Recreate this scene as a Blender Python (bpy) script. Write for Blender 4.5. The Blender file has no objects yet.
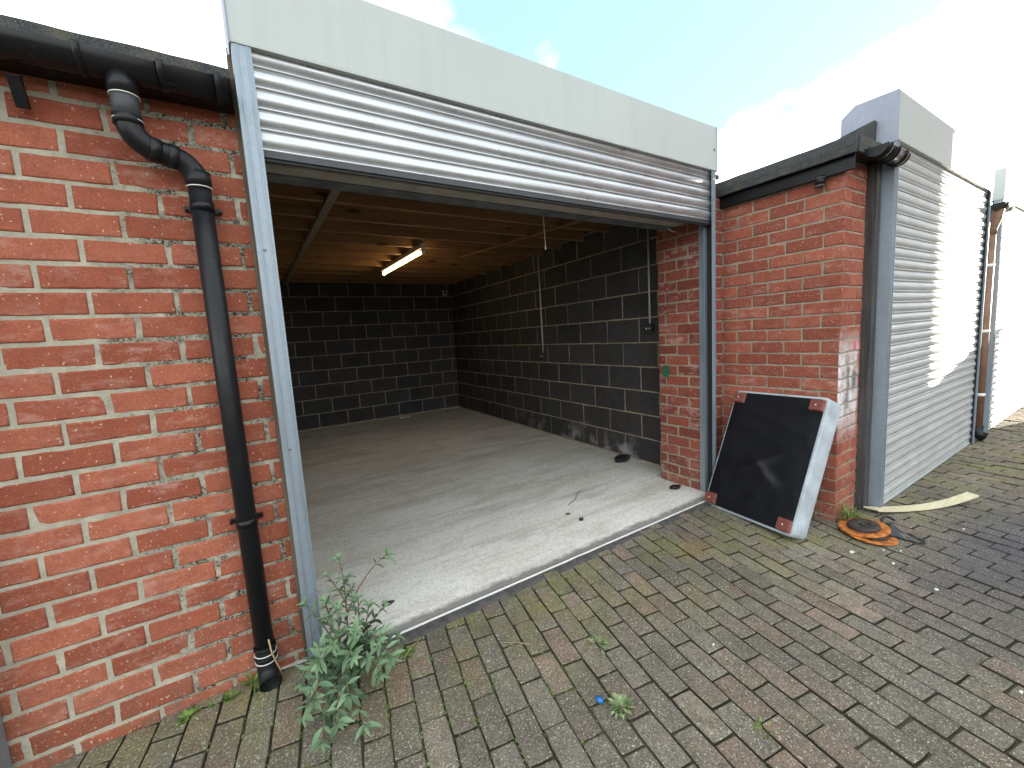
import bpy, bmesh, math, random
from mathutils import Vector, Matrix, noise
R_ = random.Random(7)
rad = math.radians
SC = bpy.context.scene
COL = SC.collection

# ------------------------------------------------------------------ camera
CAM = Vector((0.541, -1.930, 1.347))
YAW, PIT, ROL, FPX = .5569, -.1169, -.0602, 415.64
f_ = Vector((math.sin(YAW)*math.cos(PIT), math.cos(YAW)*math.cos(PIT), math.sin(PIT)))
r_ = f_.cross(Vector((0, 0, 1))).normalized()
u_ = r_.cross(f_)
rr = r_*math.cos(ROL) + u_*math.sin(ROL)
uu = -r_*math.sin(ROL) + u_*math.cos(ROL)
cd = bpy.data.cameras.new('camera')
cam = bpy.data.objects.new('camera', cd)
COL.objects.link(cam)
m3 = Matrix((rr, uu, -f_)).transposed()
cam.matrix_world = Matrix.Translation(CAM) @ m3.to_4x4()
cd.sensor_fit = 'HORIZONTAL'
cd.sensor_width = 36
cd.lens = FPX/1024*36
cd.clip_start = .02
cd.clip_end = 3000
SC.camera = cam

# ------------------------------------------------------------------ mesh helpers
class MB:
    def __init__(s):
        s.v = []; s.f = []; s.mi = []; s.c = []; s.sm = []
    def vert(s, p):
        s.v.append(tuple(p)); return len(s.v)-1
    def face(s, idx, mat=0, col=(.5, .5, .5), smooth=False):
        s.f.append(tuple(idx)); s.mi.append(mat); s.c.append(col); s.sm.append(smooth)
    def box(s, x0, x1, y0, y1, z0, z1, b=0., mat=0, col=(.5, .5, .5)):
        s.obox((x0, y0, z0), (1, 0, 0), (0, 1, 0), (0, 0, 1), x1-x0, y1-y0, z1-z0, b, mat, col)
    def obox(s, O, U, V, W, lu, lv, lw, b=0., mat=0, col=(.5, .5, .5)):
        O, U, V, W = Vector(O), Vector(U), Vector(V), Vector(W)
        if b <= 0:
            i = [s.vert(O+U*(a*lu)+V*(c*lv)+W*(d*lw)) for d in (0, 1) for c in (0, 1) for a in (0, 1)]
            for q in ((0, 2, 3, 1), (4, 5, 7, 6), (0, 1, 5, 4), (2, 6, 7, 3), (0, 4, 6, 2), (1, 3, 7, 5)):
                s.face([i[k] for k in q], mat, col)
            return
        bm = bmesh.new()
        bmesh.ops.create_cube(bm, size=1)
        for v in bm.verts:
            v.co = Vector(((v.co.x+.5)*lu, (v.co.y+.5)*lv, (v.co.z+.5)*lw))
        bmesh.ops.bevel(bm, geom=list(bm.edges), offset=min(b, .45*min(lu, lv, lw)), segments=2, profile=.5, affect='EDGES')
        base = len(s.v)
        bm.verts.index_update()
        for v in bm.verts:
            s.vert(O+U*v.co.x+V*v.co.y+W*v.co.z)
        for f in bm.faces:
            s.face([base+v.index for v in f.verts], mat, col)
        bm.free()
    def prism(s, prof, axis, a0, a1, mat=0, col=(.5, .5, .5), smooth=False, caps=True, segs=1, fn=None):
        """prof: closed list of 2-D points; axis 'x' -> (y,z), 'y' -> (x,z), 'z' -> (x,y)"""
        rings = []
        for k in range(segs+1):
            a = a0+(a1-a0)*k/segs
            ring = []
            for p in prof:
                co = {'x': (a, p[0], p[1]), 'y': (p[0], a, p[1]), 'z': (p[0], p[1], a)}[axis]
                if fn: co = fn(co)
                ring.append(s.vert(co))
            rings.append(ring)
        n = len(prof)
        for k in range(segs):
            for i in range(n):
                j = (i+1) % n
                s.face((rings[k][i], rings[k][j], rings[k+1][j], rings[k+1][i]), mat, col, smooth)
        if caps:
            s.face(rings[0][::-1], mat, col); s.face(rings[-1], mat, col)
    def sheet(s, prof, a0, a1, segs=1, mat=0, col=(.5, .5, .5), smooth=True, fn=None):
        """open profile (y,z) swept along x"""
        rings = []
        for k in range(segs+1):
            a = a0+(a1-a0)*k/segs
            rings.append([s.vert(fn((a, p[0], p[1])) if fn else (a, p[0], p[1])) for p in prof])
        for k in range(segs):
            for i in range(len(prof)-1):
                s.face((rings[k][i], rings[k+1][i], rings[k+1][i+1], rings[k][i+1]), mat, col, smooth)
    def tube(s, pts, r, n=10, mat=0, col=(.5, .5, .5), caps=True, smooth=True):
        pts = [Vector(p) for p in pts]
        rs = r if isinstance(r, (list, tuple)) else [r]*len(pts)
        rings = []; N = None
        for i, p in enumerate(pts):
            if i == 0: t = pts[1]-pts[0]
            elif i == len(pts)-1: t = pts[-1]-pts[-2]
            else: t = (pts[i+1]-p).normalized()+(p-pts[i-1]).normalized()
            t.normalize()
            if N is None:
                N = t.orthogonal().normalized()
            else:
                N = (N-t*N.dot(t))
                N = N.normalized() if N.length > 1e-6 else t.orthogonal().normalized()
            B = t.cross(N)
            rings.append([s.vert(p+(N*math.cos(2*math.pi*k/n)+B*math.sin(2*math.pi*k/n))*rs[i]) for k in range(n)])
        for a, b in zip(rings, rings[1:]):
            for k in range(n):
                j = (k+1) % n
                s.face((a[k], a[j], b[j], b[k]), mat, col, smooth)
        if caps:
            s.face(rings[0][::-1], mat, col); s.face(rings[-1], mat, col)
    def lathe(s, prof, c, axis=Vector((0, 0, 1)), n=28, mat=0, smooth=True, closed=True):
        axis = Vector(axis).normalized(); X = axis.orthogonal().normalized(); Y = axis.cross(X); c = Vector(c)
        rings = []
        for r, z in prof:
            rings.append([s.vert(c+axis*z+(X*math.cos(2*math.pi*k/n)+Y*math.sin(2*math.pi*k/n))*r) for k in range(n)])
        pairs = list(zip(rings, rings[1:]+rings[:1])) if closed else list(zip(rings, rings[1:]))
        for a, b in pairs:
            for k in range(n):
                j = (k+1) % n
                s.face((a[k], a[j], b[j], b[k]), mat, (.5, .5, .5), smooth)
    def build(s, name, mats, parent=None, world=True):
        me = bpy.data.meshes.new(name)
        me.from_pydata(s.v, [], s.f)
        if not isinstance(mats, (list, tuple)): mats = [mats]
        for m in mats: me.materials.append(m)
        me.polygons.foreach_set('material_index', s.mi)
        me.polygons.foreach_set('use_smooth', s.sm)
        at = me.color_attributes.new('Col', 'FLOAT_COLOR', 'CORNER')
        buf = []
        for f, c in zip(s.f, s.c):
            buf += [c[0], c[1], c[2], 1.]*len(f)
        at.data.foreach_set('color', buf)
        me.update()
        o = bpy.data.objects.new(name, me)
        COL.objects.link(o)
        if parent:
            o.parent = parent
            if world:                                   # verts are in world space, the parent is a plain translated Empty
                off = Vector((0, 0, 0)); p = parent
                while p: off += p.location; p = p.parent
                o.location = -off
        return o

def tag(o, label=None, cat=None, group=None, kind=None):
    if label: o['label'] = label
    if cat: o['category'] = cat
    if group: o['group'] = group
    if kind: o['kind'] = kind
    return o
def empty(name, loc, label, cat, group=None):
    o = bpy.data.objects.new(name, None)
    o.empty_display_size = .05
    COL.objects.link(o); o.location = loc
    return tag(o, label, cat, group)

# ------------------------------------------------------------------ materials
def new_mat(name):
    m = bpy.data.materials.new(name); m.use_nodes = True
    nt = m.node_tree
    return m, nt, nt.nodes['Principled BSDF']
class NT:
    def __init__(s, nt): s.nt = nt; s.n = nt.nodes; s.l = nt.links
    def obj(s): return s.n.new('ShaderNodeTexCoord').outputs['Object']
    def mapped(s, scale=(1, 1, 1), rot=(0, 0, 0), loc=(0, 0, 0)):
        mp = s.n.new('ShaderNodeMapping'); mp.inputs['Scale'].default_value = scale
        mp.inputs['Rotation'].default_value = rot; mp.inputs['Location'].default_value = loc
        s.l.new(s.obj(), mp.inputs['Vector']); return mp.outputs[0]
    def noise(s, scale, detail=4, rough=.55, vec=None, dist=0.):
        t = s.n.new('ShaderNodeTexNoise'); t.inputs['Scale'].default_value = scale
        t.inputs['Detail'].default_value = detail; t.inputs['Roughness'].default_value = rough
        t.inputs['Distortion'].default_value = dist
        s.l.new(vec if vec is not None else s.obj(), t.inputs['Vector']); return t.outputs['Fac']
    def voro(s, scale, vec=None):
        t = s.n.new('ShaderNodeTexVoronoi'); t.inputs['Scale'].default_value = scale
        s.l.new(vec if vec is not None else s.obj(), t.inputs['Vector']); return t
    def ramp(s, fac, stops, interp='LINEAR'):
        t = s.n.new('ShaderNodeValToRGB'); t.color_ramp.interpolation = interp
        e = t.color_ramp.elements
        while len(e) < len(stops): e.new(.5)
        for k, (p, c) in zip(e, stops):
            k.position = p
            k.color = (c, c, c, 1) if not isinstance(c, (tuple, list)) else (*c, 1)
        s.l.new(fac, t.inputs['Fac']); return t.outputs['Color']
    def mix(s, fac, a, b, mode='MIX'):
        t = s.n.new('ShaderNodeMix'); t.data_type = 'RGBA'; t.blend_type = mode
        for sock, val in ((t.inputs[0], fac), (t.inputs[6], a), (t.inputs[7], b)):
            if isinstance(val, (int, float)): sock.default_value = val
            elif isinstance(val, (tuple, list)): sock.default_value = (*val, 1)
            else: s.l.new(val, sock)
        return t.outputs[2]
    def math(s, op, a, b=None, clamp=False):
        t = s.n.new('ShaderNodeMath'); t.operation = op; t.use_clamp = clamp
        for sock, val in ((t.inputs[0], a), (t.inputs[1], b)):
            if val is None: continue
            if isinstance(val, (int, float)): sock.default_value = val
            else: s.l.new(val, sock)
        return t.outputs[0]
    def attr(s):
        a = s.n.new('ShaderNodeAttribute'); a.attribute_name = 'Col'
        sp = s.n.new('ShaderNodeSeparateColor'); s.l.new(a.outputs['Color'], sp.inputs[0]); return sp.outputs
    def xyz(s, vec=None):
        sp = s.n.new('ShaderNodeSeparateXYZ'); s.l.new(vec if vec is not None else s.obj(), sp.inputs[0]); return sp.outputs
    def bump(s, h, strength, dist, bsdf):
        b = s.n.new('ShaderNodeBump'); b.inputs['Strength'].default_value = strength
        b.inputs['Distance'].default_value = dist
        s.l.new(h, b.inputs['Height']); s.l.new(b.outputs[0], bsdf.inputs['Normal'])
    def band(s, x, a, b, soft):
        """1 inside [a,b] of the coordinate x with soft ends"""
        u = s.math('DIVIDE', s.math('SUBTRACT', x, a), soft, True)
        v = s.math('DIVIDE', s.math('SUBTRACT', b, x), soft, True)
        return s.math('MULTIPLY', u, v)

def simple(name, col, rough=.6, metal=0., var=.15, nscale=30, bump=.0, bscale=200, spec=.5):
    m, nt, b = new_mat(name); t = NT(nt)
    n = t.noise(nscale, 5)
    lo = tuple(c*(1-var) for c in col); hi = tuple(min(1, c*(1+var)) for c in col)
    t.l.new(t.ramp(n, [(.3, lo), (.7, hi)]), b.inputs['Base Color'])
    b.inputs['Roughness'].default_value = rough; b.inputs['Metallic'].default_value = metal
    b.inputs['Specular IOR Level'].default_value = spec
    if bump: t.bump(t.noise(bscale, 3), bump, .003, b)
    return m

def brick_mat(name, lo=(.265, .070, .036), hi=(.42, .135, .076), bloom=.42, paint=False):
    m, nt, b = new_mat(name); t = NT(nt)
    a = t.attr()
    base = t.ramp(a[0], [(0, lo), (.55, tuple((x+y)/2 for x, y in zip(lo, hi))), (1, hi)])
    base = t.mix(t.ramp(t.noise(14, 6, .65), [(.35, 0.), (.7, .55)]), base, (.20, .056, .038))
    fine = t.ramp(t.noise(160, 4, .7), [(.35, .75), (.65, 1.15)])
    base = t.mix(1., base, fine, 'MULTIPLY')
    # powdery salt bloom, stronger on some bricks
    bl = t.math('MULTIPLY', t.ramp(t.noise(11, 7, .7, t.mapped((1, 1, 2.2))), [(.5, 0.), (.72, 1.)]), t.math('MULTIPLY', a[1], bloom*1.5), True)
    base = t.mix(bl, base, (.50, .34, .29))
    sp = t.ramp(t.noise(95, 2, .5), [(.665, 0.), (.71, 1.)])
    base = t.mix(t.math('MULTIPLY', sp, .6), base, (.62, .54, .42))
    zz = t.xyz()[2]
    spl = t.math('MULTIPLY', t.math('SUBTRACT', 1., t.math('MULTIPLY', zz, 2.4), True), t.ramp(t.noise(20, 6, .75), [(.45, 0.), (.62, .7)]))
    base = t.mix(spl, base, (.15, .095, .06))
    fl = t.math('MULTIPLY', t.math('SUBTRACT', 1., t.math('MULTIPLY', zz, 1.1), True), t.ramp(t.noise(70, 3, .6), [(.62, 0.), (.67, 1.)]))
    base = t.mix(t.math('MULTIPLY', fl, .55), base, (.60, .52, .40))
    soot = t.ramp(t.noise(38, 4, .6), [(.62, 0.), (.75, .6)])
    base = t.mix(soot, base, (.07, .035, .028))
    if paint:
        x, y, z = t.xyz()[:3]
        n = t.noise(16, 5, .6)
        face = t.math('LESS_THAN', y, -.7805)
        msk = t.math('MULTIPLY', t.band(z, .50, 1.26, .22), t.band(x, 3.70, 4.06, .04))
        msk = t.math('MULTIPLY', t.math('MULTIPLY', msk, face), t.ramp(n, [(.32, .25), (.55, 1.)]))
        base = t.mix(t.math('MULTIPLY', msk, .92), base, (.64, .64, .63))
        wob = t.math('MULTIPLY', t.math('SUBTRACT', t.noise(5, 3), .5), .12)
        xs = t.math('ADD', x, wob)
        blk = t.math('MULTIPLY', t.band(xs, 3.84, 3.93, .05), t.band(z, .66, 1.10, .12))
        blk2 = t.math('MULTIPLY', t.band(xs, 3.93, 4.05, .05), t.band(z, .80, 1.00, .07))
        blk = t.math('MULTIPLY', t.math('MAXIMUM', blk, blk2), face)
        base = t.mix(t.math('MULTIPLY', blk, .85), base, (.045, .05, .055))
        pk = t.math('MULTIPLY', t.math('MULTIPLY', t.band(x, 3.94, 4.02, .03), t.band(z, 1.09, 1.20, .035)), face)
        base = t.mix(t.math('MULTIPLY', pk, .9), base, (.62, .06, .16))
    t.l.new(base, b.inputs['Base Color'])
    b.inputs['Roughness'].default_value = .88
    b.inputs['Specular IOR Level'].default_value = .25
    h = t.math('ADD', t.noise(55, 6, .65), t.math('MULTIPLY', t.noise(300, 2), .35))
    t.bump(h, .55, .004, b)
    return m

def mortar_mat(name, col=(.47, .42, .31), dark=(.10, .085, .065), darkx=None):
    m, nt, b = new_mat(name); t = NT(nt)
    base = t.ramp(t.noise(25, 6, .7), [(.3, tuple(c*.72 for c in col)), (.6, col)])
    base = t.mix(t.ramp(t.noise(4, 5, .7), [(.42, 0.), (.62, .55)]), base, tuple(c*.55 for c in col))
    if darkx is not None:       # open, dirty joints next to the door frame
        x = t.xyz()[0]
        k = t.ramp(t.math('SUBTRACT', t.math('ADD', x, t.math('MULTIPLY', t.noise(9, 4), .5)), darkx), [(.12, 0.), (.36, 1.)])
        g = t.math('MULTIPLY', t.ramp(t.noise(150, 3, .6), [(.40, 1.), (.60, .25)]), t.ramp(t.noise(13, 4, .6), [(.40, 0.), (.55, 1.)]))
        base = t.mix(t.math('MULTIPLY', k, g), base, tuple(c*.4 for c in dark))
    t.l.new(base, b.inputs['Base Color'])
    b.inputs['Roughness'].default_value = .95; b.inputs['Specular IOR Level'].default_value = .15
    t.bump(t.math('ADD', t.noise(90, 6, .75), t.noise(22, 3)), .9, .006, b)
    return m

def block_mat():
    m, nt, b = new_mat('concrete_block'); t = NT(nt); a = t.attr()
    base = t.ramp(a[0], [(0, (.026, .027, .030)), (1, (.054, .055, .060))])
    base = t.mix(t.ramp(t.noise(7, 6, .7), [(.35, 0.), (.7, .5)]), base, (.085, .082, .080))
    base = t.mix(1., base, t.ramp(t.noise(140, 3, .7), [(.35, .7), (.65, 1.3)]), 'MULTIPLY')
    z = t.xyz()[2]
    base = t.mix(t.ramp(t.noise(1.7, 5, .7), [(.42, 0.), (.64, .65)]), base, (.058, .047, .038))
    base = t.mix(t.ramp(t.noise(19, 6, .8), [(.66, 0.), (.76, .5)]), base, (.17, .16, .145))
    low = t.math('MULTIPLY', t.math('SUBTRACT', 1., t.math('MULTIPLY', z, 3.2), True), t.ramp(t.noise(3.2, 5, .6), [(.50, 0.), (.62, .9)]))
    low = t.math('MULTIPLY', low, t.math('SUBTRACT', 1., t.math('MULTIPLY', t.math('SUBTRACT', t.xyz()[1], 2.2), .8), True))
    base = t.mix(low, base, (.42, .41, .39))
    t.l.new(base, b.inputs['Base Color']); b.inputs['Roughness'].default_value = .92
    b.inputs['Specular IOR Level'].default_value = .2
    t.bump(t.noise(120, 5, .7), .6, .004, b)
    return m

def floor_mat():
    m, nt, b = new_mat('dusty_concrete'); t = NT(nt)
    base = t.ramp(t.noise(1.3, 6, .6), [(.3, (.66, .63, .565)), (.65, (.78, .76, .705))])
    sw = t.noise(1.5, 6, .6, t.mapped((.55, 1.9, 1), (0, 0, .22)), 1.6)
    base = t.mix(t.ramp(sw, [(.48, 0.), (.68, .45)]), base, (.46, .405, .32))
    sw2 = t.noise(2.6, 8, .72, t.mapped((.35, 3.2, 1), (0, 0, -.12)), 1.4)
    base = t.mix(t.ramp(sw2, [(.54, 0.), (.62, .4)]), base, (.76, .75, .72))
    sw3 = t.noise(2.1, 6, .65, t.mapped((.4, 2.2, 1), (0, 0, .3), (2, 5, 0)), .4)
    base = t.mix(t.ramp(sw3, [(.52, 0.), (.72, .6)]), base, (.33, .295, .245))
    dry = t.noise(7, 9, .8, t.mapped((.22, 2.4, 1), (0, 0, .12), (1, 2, 0)), .3)
    base = t.mix(t.ramp(dry, [(.52, 0.), (.62, .45)]), base, (.45, .39, .305))
    pit = t.ramp(t.noise(70, 7, .85), [(.36, .62), (.52, 1.), (.7, 1.12)])
    base = t.mix(1., base, pit, 'MULTIPLY')
    base = t.mix(t.ramp(t.noise(2.3, 7, .7, None, .4), [(.54, 0.), (.70, .45)]), base, (.40, .36, .30))
    x, y, z = t.xyz()[:3]
    yw = t.math('ADD', y, t.math('MULTIPLY', t.math('SUBTRACT', t.noise(11, 5, .7), .5), .07))
    edge = t.band(yw, -.16, -.022, .035)
    base = t.mix(t.math('MULTIPLY', edge, .8), base, (.075, .066, .055))
    rust = t.ramp(t.noise(6, 7, .75, None, .6), [(.62, 0.), (.75, .5)])
    base = t.mix(rust, base, (.33, .295, .25))
    t.l.new(t.mix(t.ramp(t.noise(55, 4), [(.69, 0.), (.74, .5)]), base, (.18, .16, .14)), b.inputs['Base Color'])
    b.inputs['Roughness'].default_value = .85; b.inputs['Specular IOR Level'].default_value = .25
    t.bump(t.math('ADD', t.noise(40, 6, .7), sw), .35, .004, b)
    return m

def paver_mat():
    m, nt, b = new_mat('block_paving'); t = NT(nt); a = t.attr()
    base = t.ramp(a[0], [(0, (.180, .148, .110)), (.35, (.220, .184, .140)), (.7, (.205, .180, .148)), (.88, (.235, .160, .122)), (1, (.26, .21, .152))])
    base = t.mix(t.ramp(t.noise(17, 7, .75), [(.38, 0.), (.66, .75)]), base, (.090, .079, .060))
    base = t.mix(t.ramp(t.noise(1.1, 4, .6), [(.42, 0.), (.62, .55)]), base, (.100, .090, .070))
    x, y, z = t.xyz()[:3]
    base = t.mix(1., base, t.ramp(a[1], [(0, .86), (1, 1.20)]), 'MULTIPLY')
    # green-yellow algae, mostly along one band across the yard
    dd = t.math('ABSOLUTE', t.math('ADD', t.math('ADD', y, t.math('MULTIPLY', x, .22)), -.10))
    bandk = t.math('SUBTRACT', 1., t.math('MULTIPLY', dd, 1.7), True)
    alg = t.math('MULTIPLY', t.ramp(t.noise(3.3, 5, .65), [(.42, 0.), (.64, .9)]), t.math('ADD', t.math('MULTIPLY', bandk, .8), .05))
    base = t.mix(alg, base, (.185, .180, .058))
    ru = t.ramp(t.noise(2.1, 4, .6, t.mapped((1, 1, 1), (0, 0, 0), (3.3, 1.1, 0))), [(.6, 0.), (.72, .5)])
    base = t.mix(ru, base, (.20, .105, .05))
    # purple-grey oil stain at the right of the yard
    ex = t.math('MULTIPLY', t.math('SUBTRACT', x, 4.1), .60); ey = t.math('MULTIPLY', t.math('ADD', y, 1.50), 2.1)
    rr2 = t.math('SQRT', t.math('ADD', t.math('MULTIPLY', ex, ex), t.math('MULTIPLY', ey, ey)))
    st = t.math('MULTIPLY', t.math('SUBTRACT', 1.25, t.math('ADD', rr2, t.math('MULTIPLY', t.noise(5, 4), .6)), True), 1.1, True)
    base = t.mix(st, base, (.072, .068, .078))
    ex = t.math('MULTIPLY', t.math('SUBTRACT', x, 3.2), 1.2); ey = t.math('MULTIPLY', t.math('ADD', y, 1.95), 2.2)
    rr3 = t.math('SQRT', t.math('ADD', t.math('MULTIPLY', ex, ex), t.math('MULTIPLY', ey, ey)))
    st2 = t.math('MULTIPLY', t.math('SUBTRACT', 1.2, t.math('ADD', rr3, t.math('MULTIPLY', t.noise(5, 4), .6)), True), .8, True)
    base = t.mix(st2, base, (.085, .090, .076))
    base = t.mix(1., base, t.ramp(t.noise(120, 6, .85), [(.34, .30), (.5, .92), (.66, 1.5)]), 'MULTIPLY')
    spk = t.ramp(t.math('ADD', t.noise(150, 2, .55), t.math('MULTIPLY', t.noise(6, 3), .12)), [(.68, 0.), (.725, 1.)])
    near = t.math('SUBTRACT', 1., t.math('MULTIPLY', t.math('ADD', st, st2), .55), True)
    base = t.mix(t.math('MULTIPLY', t.math('MULTIPLY', spk, near), .7), base, (.52, .50, .45))
    spk2 = t.ramp(t.noise(75, 3, .6), [(.70, 0.), (.73, 1.)])
    base = t.mix(t.math('MULTIPLY', spk2, .5), base, (.46, .45, .41))
    dirt = t.math('SUBTRACT', 1., a[2])        # b = 0 marks the buried sides of a paver
    base = t.mix(dirt, base, (.050, .046, .030))
    t.l.new(base, b.inputs['Base Color']); b.inputs['Roughness'].default_value = .86
    b.inputs['Specular IOR Level'].default_value = .3
    t.bump(t.math('ADD', t.noise(200, 4, .8), t.noise(45, 3)), .7, .004, b)
    return m

def soil_mat():
    m, nt, b = new_mat('joint_soil'); t = NT(nt)
    base = t.ramp(t.noise(6, 6, .7), [(.38, (.050, .044, .032)), (.55, (.062, .066, .030)), (.7, (.078, .095, .032))])
    t.l.new(base, b.inputs['Base Color']); b.inputs['Roughness'].default_value = 1.
    t.bump(t.noise(160, 4, .8), 1., .006, b); return m

def galv_mat(name, base=(.60, .62, .64), metal=.85, rough=.34, streak=(1, 1, 1), wear=.25):
    m, nt, b = new_mat(name); t = NT(nt)
    n = t.noise(9, 6, .6, t.mapped(streak))
    c = t.ramp(n, [(.3, tuple(x*.78 for x in base)), (.7, base)])
    v = t.voro(55); c = t.mix(.06, c, t.ramp(v.outputs['Color'], [(0, .35), (1, .85)]))
    dr = t.ramp(t.noise(3.5, 7, .75), [(.55, 0.), (.75, wear)])
    c = t.mix(dr, c, (.30, .29, .27))
    t.l.new(c, b.inputs['Base Color']); b.inputs['Metallic'].default_value = metal
    t.l.new(t.ramp(t.noise(18, 5, .6, t.mapped(streak)), [(.3, rough-.08), (.7, rough+.14)]), b.inputs['Roughness'])
    t.bump(t.noise(70, 3), .06, .002, b)
    return m

def wood_mat(name, lo, hi, axis='x', knots=True, rough=.7):
    m, nt, b = new_mat(name); t = NT(nt)
    sc = {'x': (1.2, 22, 22), 'y': (22, 1.2, 22), 'z': (22, 22, 1.2)}[axis]
    g = t.noise(2.2, 6, .65, t.mapped(sc), .6)
    c = t.ramp(g, [(.3, lo), (.68, hi)])
    if knots:
        ks = {'x': (1.6, 3, 7.5), 'y': (3, 1.6, 7.5), 'z': (5, 5, 2)}[axis]
        v = t.voro(1., t.mapped(ks))
        c = t.mix(t.ramp(v.outputs['Distance'], [(.07, .9), (.13, 0.)]), c, tuple(x*.25 for x in lo))
    t.l.new(c, b.inputs['Base Color']); b.inputs['Roughness'].default_value = rough
    b.inputs['Specular IOR Level'].default_value = .3
    t.bump(g, .25, .003, b)
    return m

def felt_mat():
    m, nt, b = new_mat('mineral_felt'); t = NT(nt)
    c = t.ramp(t.noise(230, 3, .85), [(.38, (.018, .020, .022)), (.6, (.070, .074, .076)), (.72, (.24, .23, .21))])
    c = t.mix(t.ramp(t.noise(9, 5, .7), [(.5, 0.), (.68, .6)]), c, (.13, .12, .07))
    t.l.new(c, b.inputs['Base Color']); b.inputs['Roughness'].default_value = .95
    t.bump(t.noise(260, 3, .8), 1., .005, b); return m

def plastic_black(name='black_plastic', col=(.005, .0055, .007), rough=.3, scuff=.2):
    m, nt, b = new_mat(name); t = NT(nt)
    c = t.mix(t.ramp(t.noise(24, 7, .75), [(.62, 0.), (.72, scuff)]), col, (.30, .30, .29))
    c = t.mix(t.ramp(t.noise(2.5, 5, .6), [(.45, 0.), (.7, .3)]), c, (.022, .022, .022))
    t.l.new(c, b.inputs['Base Color'])
    b.inputs['Specular IOR Level'].default_value = .3
    t.l.new(t.ramp(t.noise(10, 5), [(.3, rough-.06), (.7, rough+.2)]), b.inputs['Roughness'])
    return m

def leaf_mat(name, lo, hi, trans=.25):
    m, nt, b = new_mat(name); t = NT(nt); a = t.attr()
    c = t.ramp(a[0], [(0, lo), (1, hi)])
    c = t.mix(t.ramp(t.noise(60, 3), [(.4, 0.), (.7, .25)]), c, hi)
    t.l.new(c, b.inputs['Base Color']); b.inputs['Roughness'].default_value = .55
    b.inputs['Specular IOR Level'].default_value = .35
    return m

M = {}
M['brick'] = brick_mat('red_brick')
M['brick_right'] = brick_mat('red_brick_painted_corner', lo=(.245, .066, .040), hi=(.38, .118, .070), bloom=.4, paint=True)
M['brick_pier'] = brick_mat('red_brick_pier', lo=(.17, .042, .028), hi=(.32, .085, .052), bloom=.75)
M['mortar'] = mortar_mat('cream_mortar', (.485, .445, .345), darkx=.20)
M['mortar_pale'] = mortar_mat('pale_mortar', (.37, .325, .25))
M['mortar_block'] = mortar_mat('block_mortar', (.40, .34, .24))
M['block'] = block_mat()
M['floor'] = floor_mat()
M['paver'] = paver_mat()
M['soil'] = soil_mat()
M['galv'] = galv_mat('galvanised_lath', (.54, .555, .57), .70, .33, (.4, 1, 1), .06)
M['galv_pale'] = galv_mat('pale_galvanised_lath', (.50, .535, .53), .35, .42, (.4, 1, 1), .15)
M['guide'] = galv_mat('galvanised_guide', (.26, .315, .365), .45, .44, (1, 1, .15), .4)
M['guide_dark'] = galv_mat('dull_steel', (.20, .215, .235), .5, .5, (1, 1, .2), .4)
def powder_mat():
    m, nt, b = new_mat('grey_powder_coat'); t = NT(nt)
    c = t.ramp(t.noise(1.1, 5, .6), [(.3, (.405, .44, .42)), (.7, (.445, .478, .458))])
    st = t.noise(9, 5, .6, t.mapped((2.2, 1, .16)))
    c = t.mix(t.ramp(st, [(.52, 0.), (.75, .22)]), c, (.30, .31, .28))
    c = t.mix(t.ramp(t.noise(34, 6, .75), [(.68, 0.), (.76, .5)]), c, (.24, .22, .18))
    z = t.xyz()[2]
    zw = t.math('ADD', z, t.math('MULTIPLY', t.math('SUBTRACT', t.noise(8, 5, .7), .5), .05))
    c = t.mix(t.math('MULTIPLY', t.band(zw, 2.40, 2.447, .02), .4), c, (.20, .20, .17))
    t.l.new(c, b.inputs['Base Color']); b.inputs['Roughness'].default_value = .42
    t.bump(t.noise(2.2, 2), .12, .02, b); return m
M['powder'] = powder_mat()
M['endplate'] = galv_mat('zinc_end_plate', (.24, .265, .33), .15, .5, (1, 1, .4), .5)
M['black'] = plastic_black()
M['pipe'] = plastic_black('black_pipe', (.007, .008, .010), .34, .15)
M['pipe_grey'] = plastic_black('faded_black_pipe', (.055, .058, .064), .42, .3)
M['rustpipe'] = simple('brown_weathered_pipe', (.16, .085, .05), .5, 0, .3, 14)
M['felt'] = felt_mat()
M['joist'] = wood_mat('pine_joist', (.155, .080, .033), (.29, .155, .066), 'x')
M['deck'] = wood_mat('dark_deck', (.09, .045, .02), (.17, .085, .035), 'y')
M['batten'] = simple('grey_batten', (.20, .16, .115), .6)
M['timber'] = wood_mat('weathered_timber', (.025, .024, .024), (.085, .080, .076), 'z', False, .9)
M['rail'] = simple('dark_rail', (.05, .052, .056), .5, .3)
M['timber_brown'] = wood_mat('brown_timber', (.075, .055, .036), (.17, .125, .08), 'z', False, .9)
M['lintel'] = simple('painted_lintel', (.36, .34, .29), .8, 0, .2, 8, .2)
M['steel'] = simple('dark_steel_beam', (.13, .145, .155), .55, .2, .4, 9, .2, 60)
M['white_pl'] = simple('white_plastic', (.66, .65, .61), .4, 0, .06)
M['threshold'] = simple('dark_threshold', (.058, .055, .052), .85, 0, .45, 24, .5, 90)
M['edge'] = simple('bare_metal_edge', (.80, .80, .78), .45, .2, .08, 40)
M['rubber'] = simple('black_rubber', (.012, .012, .013), .6)
M['socket'] = simple('dark_box', (.03, .03, .032), .45)

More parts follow.
